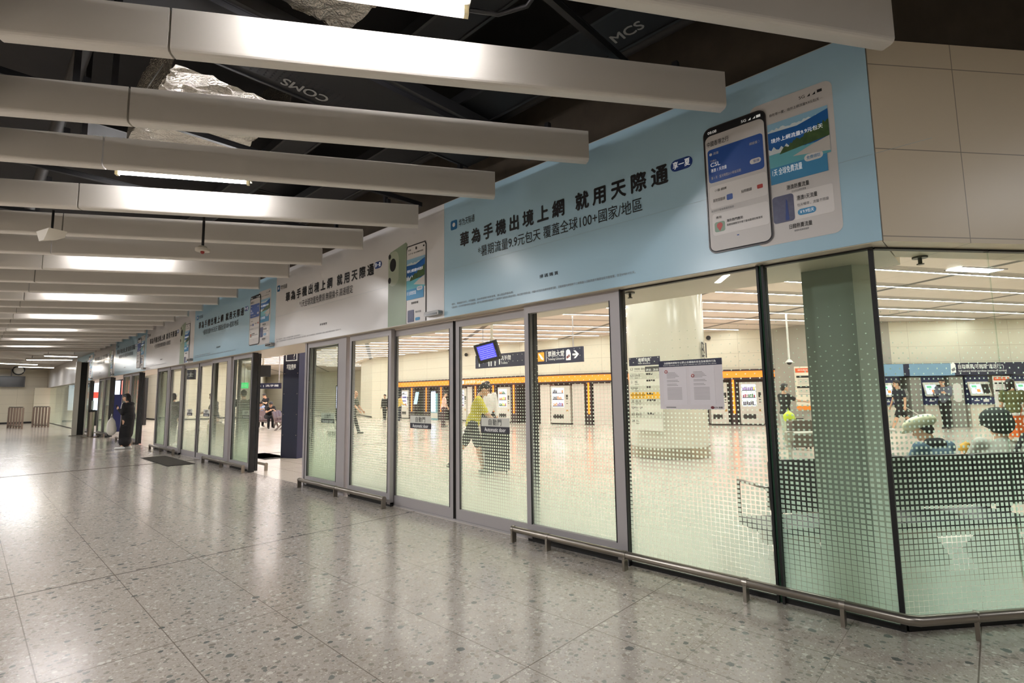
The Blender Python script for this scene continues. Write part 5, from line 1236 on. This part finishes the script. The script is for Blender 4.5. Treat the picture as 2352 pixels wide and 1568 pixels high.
# person in yellow pushing a case
q = at_floor(1086, 1086)
YEL = cloth('yellow', (214, 204, 74))
bd, J = person('person in a yellow shirt and dark shorts leaning forward behind the door sign', (q.x, q.y), dirv(1, .06), 1.7, 15, (16, -6), ((26, 6, 18, 0), (30, 6, 16, 0)), ((-25, 10), (16, 6)), top=YEL, sleeve=.72, bottom=cloth('charcoal', (50, 50, 52)), bl=.42, shoes=SHB, hair='short', vox=.011)
soft('backpack_strap', [(J['U']((.1, .02, J['hip'] + .57)), .018, J['U']((.12, .14, J['hip'] + .3)), .018), (J['U']((-.1, .02, J['hip'] + .57)), .018, J['U']((-.12, .14, J['hip'] + .3)), .018)], BLK, parent=bd, vox=.012)
def suitcase(px, D, w, d, h, m, label, rz=None, ribs=True, handle=.35, extra=None, z=0):
    x, y = gpos(px, D); e = empty('suitcase', (x, y, z), math.atan2(RT.y, RT.x) if rz is None else rz, label=label, cat='suitcase')
    MB().rbox(-w / 2, w / 2, -d / 2, d / 2, .06, h, .05).build('shell', m, e)
    if ribs:
        b = MB(); n = 7
        for i in range(n): z_ = .12 + (h - .2) * i / (n - 1); b.box(-w * .46, w * .46, -d / 2 - .008, d / 2 + .008, z_, z_ + (h - .2) / n * .5)
        b.build('ribs', m, e)
    for sx_ in (-1, 1):
        for sy in (-1, 1):
            wv = MB().tube([(-.012, 0, 0), (.012, 0, 0)], .03, 12).build('wheel', M_DARK, e); wv.location = (sx_ * (w / 2 - .06), sy * (d / 2 - .05), .03)
    if handle:
        MB().tube([(-w * .2, 0, h - .02), (-w * .2, 0, h + handle), (w * .2, 0, h + handle), (w * .2, 0, h - .02)], .01, 8).build('pull_handle', M_ALU, e)
    MB().tube([(-.09, -d * .1, h), (-.09, -d * .1, h + .04), (.09, -d * .1, h + .04), (.09, -d * .1, h)], .012, 8).build('carry_handle', M_DARK, e)
    return e
Dy = q.x * CF.x + q.y * CF.y
suitcase(1141, Dy - .1, .46, .3, .78, mat('case_black', (30, 31, 33), .4), 'big black suitcase pushed by the person in yellow', handle=.12)
# person in the white shirt
x, y = gpos(1119, 13.2)
bd, J = person('tall person in a white shirt standing behind the person in yellow', (x, y), dirv(.15, -1), 1.76, 0, (4, 10), ((4, 8, 10, 0), (6, 8, 14, 0)), top=WHT, sleeve=1.0, bottom=BLK, shoes=SHB, hair='short', vox=.014)
# bald person with a trolley
x, y = gpos(812, 20.3)
bd, J = person('bald person in a dark check shirt walking behind a luggage trolley', (x, y), dirv(1, -.1), 1.7, 6, (0, -10), ((20, 6, 20, 0), (24, 6, 20, 0)), ((-24, 10), (22, 4)), top=cloth('check', (54, 60, 52), (40, (92, 96, 84))), sleeve=.6, bottom=cloth('dark', (50, 50, 50)), shoes=SHB, hair='none', vox=.016)
x2, y2 = gpos(782, 19.4)
e = empty('luggage_trolley', (x2, y2, 0), math.atan2(RT.y, RT.x), label='pale luggage trolley beside the bald person', cat='trolley')
MB().box(-.4, .35, -.25, .25, .16, .2).build('deck', M_STEEL, e); MB().tube([(.4, -.25, .2), (.45, -.25, .98), (.45, .25, .98), (.4, .25, .2)], .02, 8).build('push_frame', M_STEEL, e)
for sx_, sy in ((-.3, -.2), (-.3, .2), (.3, -.2), (.3, .2)): wv = MB().tube([(0, -.02, 0), (0, .02, 0)], .08, 12).build('wheel', M_DARK, e); wv.location = (sx_, sy, .08)
o = soft('travel_bag', [('e', (0, 0, 0), (.3, .2, .2)), ('e', (.1, 0, .12), (.2, .18, .14))], cloth('pale_bag', (206, 202, 194)), 'pale travel bag lying on the luggage trolley', 'bag'); o.location = (x2, y2, .4)
# two people far back by the column edge
x, y = gpos(884, 31)
person('person in a black top and dark trousers standing near the pale wall far back', (x, y), dirv(-.4, -1), 1.55, 0, (0, 0), top=BLK, sleeve=1, bottom=BLK, shoes=SHW, vox=.018)
x, y = gpos(917, 29.5)
person('person in a yellow jacket and dark trousers beside the narrow vending machine', (x, y), dirv(.6, .6), 1.55, 4, (6, 0), ((20, 8, 60, 10), (16, 8, 50, 10)), top=cloth('pale_yellow', (228, 196, 104)), sleeve=1, bottom=cloth('navy', (40, 42, 56)), shoes=SHW, hair='bob', vox=.018)
x, y = gpos(1018, 24)
person('person in a pink top behind the far door frame, holding dark bags', (x, y), dirv(.9, .2), 1.6, 6, (4, 0), ((14, 6, 20, 0), (14, 6, 20, 0)), top=cloth('pink', (232, 196, 184)), sleeve=.6, bottom=cloth('plum', (70, 44, 54)), shoes=SHB, vox=.018)
# people on the waiting seats
def sitter(px, D, label, face, top, lean, hair='short', arms=((40, 4, 70, 25), (40, 4, 70, 25)), Ht=1.7, hd=(24, 0), **k):
    x, y = gpos(px, D)
    return person(label, (x, y), face, Ht, lean, hd, arms, ((86, 84), (82, 80)), seat=.585, top=top, bottom=k.pop('bottom', BLK), shoes=SHB, hair=hair, vox=k.pop('vox', .017), **k)
sitter(596, 25.7, 'person in a pale blue top hunched over a phone on the mauve seats', dirv(.62, -.75), cloth('pale_blue', (170, 186, 218)), 26, sleeve=.5, hair='bob')
sitter(618, 24.5, 'person in a black top bending over a phone on the mauve seats', dirv(.62, -.75), BLK, 30, sleeve=.5)
sitter(655, 23.6, 'person in a white shirt bent far forward on the mauve seats', dirv(.9, .2), WHT, 42, sleeve=.6)
x, y = gpos(612, 29)
person('person in a black top standing behind the mauve seats looking down at a phone', (x, y), dirv(-.5, -1), 1.7, 3, (26, 0), ((30, 5, 80, 20), (30, 5, 80, 20)), top=BLK, sleeve=.5, bottom=cloth('grey', (110, 108, 106)), shoes=SHW, vox=.018)
# figures behind the third door set
x, y = gpos(399, 17.6)
person('person in grey clothes standing behind the panes of the third door set', (x, y), dirv(-.2, 1), 1.62, 0, (0, 0), top=cloth('grey_top', (104, 102, 100)), sleeve=1, bottom=cloth('grey_dark', (78, 76, 76)), shoes=SHB, hair='bob', vox=.018)
x, y = gpos(496, 16)
person('person in a dark top beside a cream suitcase behind the third door set', (x, y), dirv(-.9, -.2), 1.6, 4, (10, 0), ((24, 6, 50, 10), (10, 6, 14, 0)), top=cloth('slate', (70, 72, 76)), sleeve=.5, bottom=cloth('tan', (196, 176, 160)), shoes=SHW, hair='short', vox=.018)
suitcase(505, 15.4, .5, .3, .72, mat('case_cream', (222, 212, 186), .45), 'cream suitcase behind the closed third door set', ribs=False, handle=.2)
x, y = gpos(562, 14.8)
person('person in a dark shirt reaching sideways behind the pane beside the open doorway', (x, y), dirv(-.7, .7), 1.66, 6, (0, 0), ((50, 10, 20, 0), (16, 8, 40, 10)), top=cloth('deep_grey', (66, 68, 66)), sleeve=.5, bottom=cloth('grey_dark', (78, 76, 76)), shoes=SHB, vox=.018)
# person with the neon bag
x, y = gpos(1801, 13.5)
bd, J = person('person in a black T-shirt stretching one arm out, with a neon yellow bag', (x, y), dirv(1, .1), 1.6, 0, (0, 0), ((10, 6, 20, 0), (62, 4, 22, 0)), ((2, 0), (-4, 0)), top=BLK, sleeve=.5, bottom=cloth('pale_green', (196, 204, 184)), shoes=SHW, hair='short', vox=.013)
o = soft('carrier_bag', [('e', (0, 0, 0), (.15, .1, .12)), ('e', (.02, 0, -.06), (.16, .11, .09)), ((0, 0, .1), .02, (-.02, 0, .22), .015), ((.06, 0, -.1), .05, (.09, 0, -.2), .03)], mat('neon_bag', (220, 244, 70), .4), 'neon yellow carrier bag hanging at the side of the person in black', 'bag'); o.location = Vector((*gpos(1808.5, 13.15), .8)); o.rotation_euler = (0, 0, math.atan2(RT.y, RT.x))
suitcase(1831, 12.9, .5, .28, .72, mat('case_grey', (112, 106, 98), .3, .5), 'silver grey ribbed suitcase beside the person with the neon bag', handle=.28)
# walker with backpack
x, y = gpos(2064, 18.1)
bd, J = person('person in black T-shirt and shorts with a grey backpack walking past the ticket machines', (x, y), dirv(-1, .05), 1.8, 2, (0, -20), ((-12, 6, 18, 0), (8, 6, 16, 0)), ((26, 4), (-30, 14)), top=cloth('black_blue', (32, 34, 46)), sleeve=.55, bottom=BLK, bl=.44, shoes=SHW, hair='short', vox=.014)
soft('backpack', [('e', (0, -.2, J['hip'] + .34), (.16, .12, .24))], cloth('bag_grey', (120, 118, 114)), parent=bd, vox=.02)
o = soft('red_bag', [('e', (0, 0, 0), (.26, .16, .13)), ('e', (.05, 0, .06), (.18, .14, .1))], mat('bag_red', (206, 50, 46), .6), 'red travel bag pulled behind the person with the backpack', 'bag'); x, y = gpos(2113, 18.0); o.location = (x, y, .36)
MB().tube([(.3, 0, -.3), (.1, 0, .18), (-.1, 0, .2), (-.5, 0, .5)], .014, 8).build('pull_cart', M_WHITE, o)
x, y = gpos(2168, 18.8)
person('person in a grey shirt looking down at a phone before a ticket machine', (x, y), dirv(-.8, -.5), 1.8, 2, (18, 0), ((26, 6, 80, 15), (26, 6, 80, 15)), ((6, 0), (-8, 2)), top=cloth('shirt_grey', (98, 102, 116)), sleeve=.9, bottom=BLK, shoes=SHB, hair='short', vox=.014)
x, y = gpos(2324, 12.2)
CAM = cloth('camouflage', (120, 122, 72), (14, (62, 66, 40)))
bd, J = person('person in a camouflage shirt seen from behind carrying an orange bag', (x, y), dirv(.5, .85), 1.62, 0, (0, -50), ((6, 8, 16, 0), (8, 10, 22, 0)), top=CAM, sleeve=.55, bottom=cloth('tan', (196, 176, 160)), bl=.6, shoes=SHW, hair='bob', vox=.013)
x, y = gpos(2337, 8.6)
e = empty('orange_bag', (x, y, 0), math.atan2(RT.y, RT.x) + .1, label='big orange shopping bag with white lettering behind the dark-capped sitter', cat='bag')
b = MB(); b.add([(-.17, -.1, .64), (.2, -.1, .64), (.2, .1, .64), (-.17, .1, .64), (-.23, -.11, .99), (.25, -.11, .99), (.25, .11, .99), (-.23, .11, .99)], [(0, 3, 2, 1), (0, 1, 5, 4), (1, 2, 6, 5), (2, 3, 7, 6), (3, 0, 4, 7)]); b.build('sack', mat('bag_orange', (240, 112, 30), .5), e)
text('lettering', '香港內', M_LET, e, -.1, .87, .06, w=.22, y=-.115, bold=.02); MB().box(-.1, .16, -.112, -.108, .82, .835).build('lettering_line', M_LET, e)
MB().tube([(-.12, -.1, .98), (-.06, -.1, 1.12), (.06, -.1, 1.12), (.12, -.1, .98)], .01, 6).build('handles', mat('bag_orange', (240, 112, 30), .5), e)
soft('contents', [('e', (-.08, 0, .98), (.1, .08, .06)), ('e', (.1, 0, .99), (.12, .08, .06))], WHT, parent=e, vox=.02)
soft('carry_crate', [('e', (0, 0, .3), (.24, .18, .3))], cloth('bag_grey', (120, 118, 114)), parent=e, vox=.03)
# the bench by the turned-away panes and the two people on it
BK = mat('bench_black', (34, 38, 38), .45)
o0 = offp(KG, .02, -1.02)
e = empty('long_bench', (o0.x, o0.y, 0), math.atan2(CD.y, CD.x), label='long dark backed bench standing just behind the corner panes', cat='bench')
NS = 4
b = MB()
for i in range(NS):
    x0 = -.16 + i * .62
    sb = MB().rbox(x0 + .01, x0 + .61, 0, .045, .47, .89, .03).build('backrest', BK, e); sb.rotation_euler = (0, 0, 0)
    MB().box(x0 + .01, x0 + .61, .05, .52, .27, .33).build('seat', BK, e)
MB().box(-.16, -.16 + NS * .62, .1, .2, .2, .3).build('beam', M_STEEL, e)
for i in (0, NS):
    x0 = -.16 + i * .62
    MB().tube([(x0, .04, .5), (x0, .04, .66), (x0, .48, .66), (x0, .48, .34)], .016, 8).build('armrest', M_STEEL, e)
for x0 in (.2, 1.3, 2.1): MB().add([(x0 - .2, .08, 0), (x0 + .2, .08, 0), (x0 + .08, .1, .22), (x0 - .08, .1, .22), (x0 - .2, .36, 0), (x0 + .2, .36, 0), (x0 + .08, .26, .22), (x0 - .08, .26, .22)], [(0, 1, 2, 3), (7, 6, 5, 4), (0, 4, 5, 1), (1, 5, 6, 2), (2, 6, 7, 3), (3, 7, 4, 0)]).build('leg', mat('bench_leg', (150, 150, 140), .4, .4), e)
fc = (-CN.x, -CN.y)
SL = [offp(KG, -1, -1.42), offp(KG, 6, -1.42)]
p = at_poly(2145, SL)
bd, J = person('person in a pale green cap and denim jacket sitting with back to the pane', (p.x, p.y), (fc[0] * .96 - .2, fc[1]), 1.45, 8, (22, 10), ((24, 8, 60, 20), (24, 8, 60, 20)), ((84, 84), (84, 84)), seat=.485, top=cloth('denim', (96, 122, 142)), sleeve=1, bottom=BLK, shoes=SHB, hair='short', vox=.01, wide=1.3)
Hd, HR = J['Hd'], J['HR']
cp_ = [('e', Hd((0, -.01, .075)), (.14, .15, .062), HR), ('e', Hd((0, -.03, .06)), (.132, .135, .062), HR), ('e', Hd((0, .14, .035)), (.085, .07, .014), HR)]
soft('cap', cp_, cloth('pale_green_cap', (236, 236, 204)), parent=bd, vox=.01)
soft('collar', [(J['nb'] + Vector((-.05, -.02, .0)), .06, J['nb'] + Vector((.05, -.02, .0)), .06)], cloth('dark_collar', (44, 46, 52)), parent=bd, vox=.012)
p = at_poly(2298, SL)
bd, J = person('person in a dark cap and pale grey top sitting with a strap across the back', (p.x, p.y), (fc[0] * .8 + .35, fc[1]), 1.5, 8, (12, 20), ((36, 12, 60, 15), (26, 8, 60, 10)), ((84, 84), (84, 84)), seat=.485, top=cloth('pale_grey', (190, 188, 178)), sleeve=1, bottom=BLK, shoes=SHB, hair='short', vox=.01, wide=1.32)
Hd, HR = J['Hd'], J['HR']
soft('cap', [('e', Hd((0, -.01, .06)), (.12, .14, .11), HR), ('e', Hd((0, -.045, .0)), (.112, .11, .12), HR), ('e', Hd((0, .13, .03)), (.07, .06, .014), HR)], cloth('dark_cap', (40, 48, 46)), parent=bd, vox=.01)
soft('shoulder_strap', [(J['U']((.14, -.07, J['hip'] + .52)), .022, J['U']((.02, -.175, J['hip'] + .36)), .022), (J['U']((.02, -.175, J['hip'] + .36)), .022, J['U']((-.14, -.15, J['hip'] + .1)), .022)], BLK, parent=bd, vox=.011)
h_ = world(bd, J['hands'][0][2])
o = soft('snack', [('e', (0, 0, 0), (.05, .04, .06)), ('e', (.02, .01, .05), (.035, .03, .03))], mat('snack_yellow', (214, 168, 70), .6), 'yellow snack held up by the sitter in the dark cap', 'snack', vox=.008); o.location = h_ + Vector((0, 0, .07))
# luggage trolley handle between the panes and the grey suitcase
x, y = gpos(1838, 5.9)
e = empty('luggage_cart', (x, y, 0), math.atan2(RT.y, RT.x), label='pale luggage cart handle behind the pane left of the dark bench', cat='cart')
MB().tube([(-.16, 0, .0), (-.16, 0, .93), (-.14, 0, .97), (.14, 0, .97), (.16, 0, .93), (.18, 0, .0)], .02, 10).build('frame', mat('cart_cream', (196, 188, 172), .5), e)
MB().rbox(-.2, -.12, -.03, .03, .88, .99, .02).build('grip', mat('cart_cream', (196, 188, 172), .5), e)
MB().box(-.2, .22, -.2, .25, .1, .14).build('deck', M_STEEL, e)
soft('black_bag', [('e', (.05, 0, .34), (.24, .16, .2))], BLK, parent=e, vox=.03)
# second bumper-height barrier seen behind the fixed pane
q = at_floor(1790, 1290); 

# ------------------------------------------------------------------ light, world, camera
w = bpy.data.worlds.new('world'); SC.world = w; w.use_nodes = True
w.node_tree.nodes['Background'].inputs[0].default_value = (.9, .85, .78, 1); w.node_tree.nodes['Background'].inputs[1].default_value = .03
def lamp(name, x, y, z, sx, sy, power, rz=0.0, col=(.98, .985, 1)):
    l = bpy.data.lights.new(name, 'AREA'); l.shape = 'RECTANGLE'; l.size = sx; l.size_y = sy; l.energy = power; l.color = col
    o = bpy.data.objects.new(name, l); COL.objects.link(o); o.location = (x, y, z); o.rotation_euler = (0, 0, rz); return o
# ceiling lamps of the corridor behind the camera and round the corner
for i, (x, y, p) in enumerate(((-4, -3, 125), (-9, -3, 125), (-14, -3, 125), (-20, -3, 125), (2.2, -2.5, 80), (3.5, 2.0, 26), (4.6, 5.5, 26))):
    lamp('corridor_lamp', x, y, 3.9, 1.3, .12, p, math.radians(55))
for x in (-31, -34, -37.5, -41, -44.5): lamp('far_corridor_lamp', x, 2.0, 3.35, 1.5, .12, 28, math.radians(55))
for x, y in ((-50, 20), (-56, 23), (-44, 18), (-44, 6.5), (-38, 6.5)): lamp('hall_fill', x, y, 4.0, 4.0, 4.0, 50)  # broad lamps added to brighten the dim far part of the hall
for s in (1.2, 3.2):
    q = offp(KG, s, -2.3); lamp('corner_fill', q.x, q.y, 4.05, .9, .9, 55)  # added fill lamps brightening the bench and dotted panes at the corner
cam = bpy.data.cameras.new('camera'); co = bpy.data.objects.new('camera', cam); COL.objects.link(co)
cam.sensor_width = 36; cam.sensor_fit = 'HORIZONTAL'; cam.lens = FPX / W * 36; cam.clip_end = 300; cam.clip_start = .05
co.matrix_world = Matrix(((CR.x, CU.x, -CF.x, EYE.x), (CR.y, CU.y, -CF.y, EYE.y), (CR.z, CU.z, -CF.z, EYE.z), (0, 0, 0, 1)))
SC.camera = co
SC.view_settings.view_transform = 'Standard'; SC.view_settings.look = 'None'; SC.view_settings.gamma = 1; SC.view_settings.exposure = 1.0
SC.cycles.max_bounces = 8; SC.cycles.diffuse_bounces = 4; SC.cycles.glossy_bounces = 3; SC.cycles.transparent_max_bounces = 12; SC.cycles.transmission_bounces = 4
SC.cycles.sample_clamp_indirect = 6
SC.cycles.caustics_reflective = False; SC.cycles.caustics_refractive = False
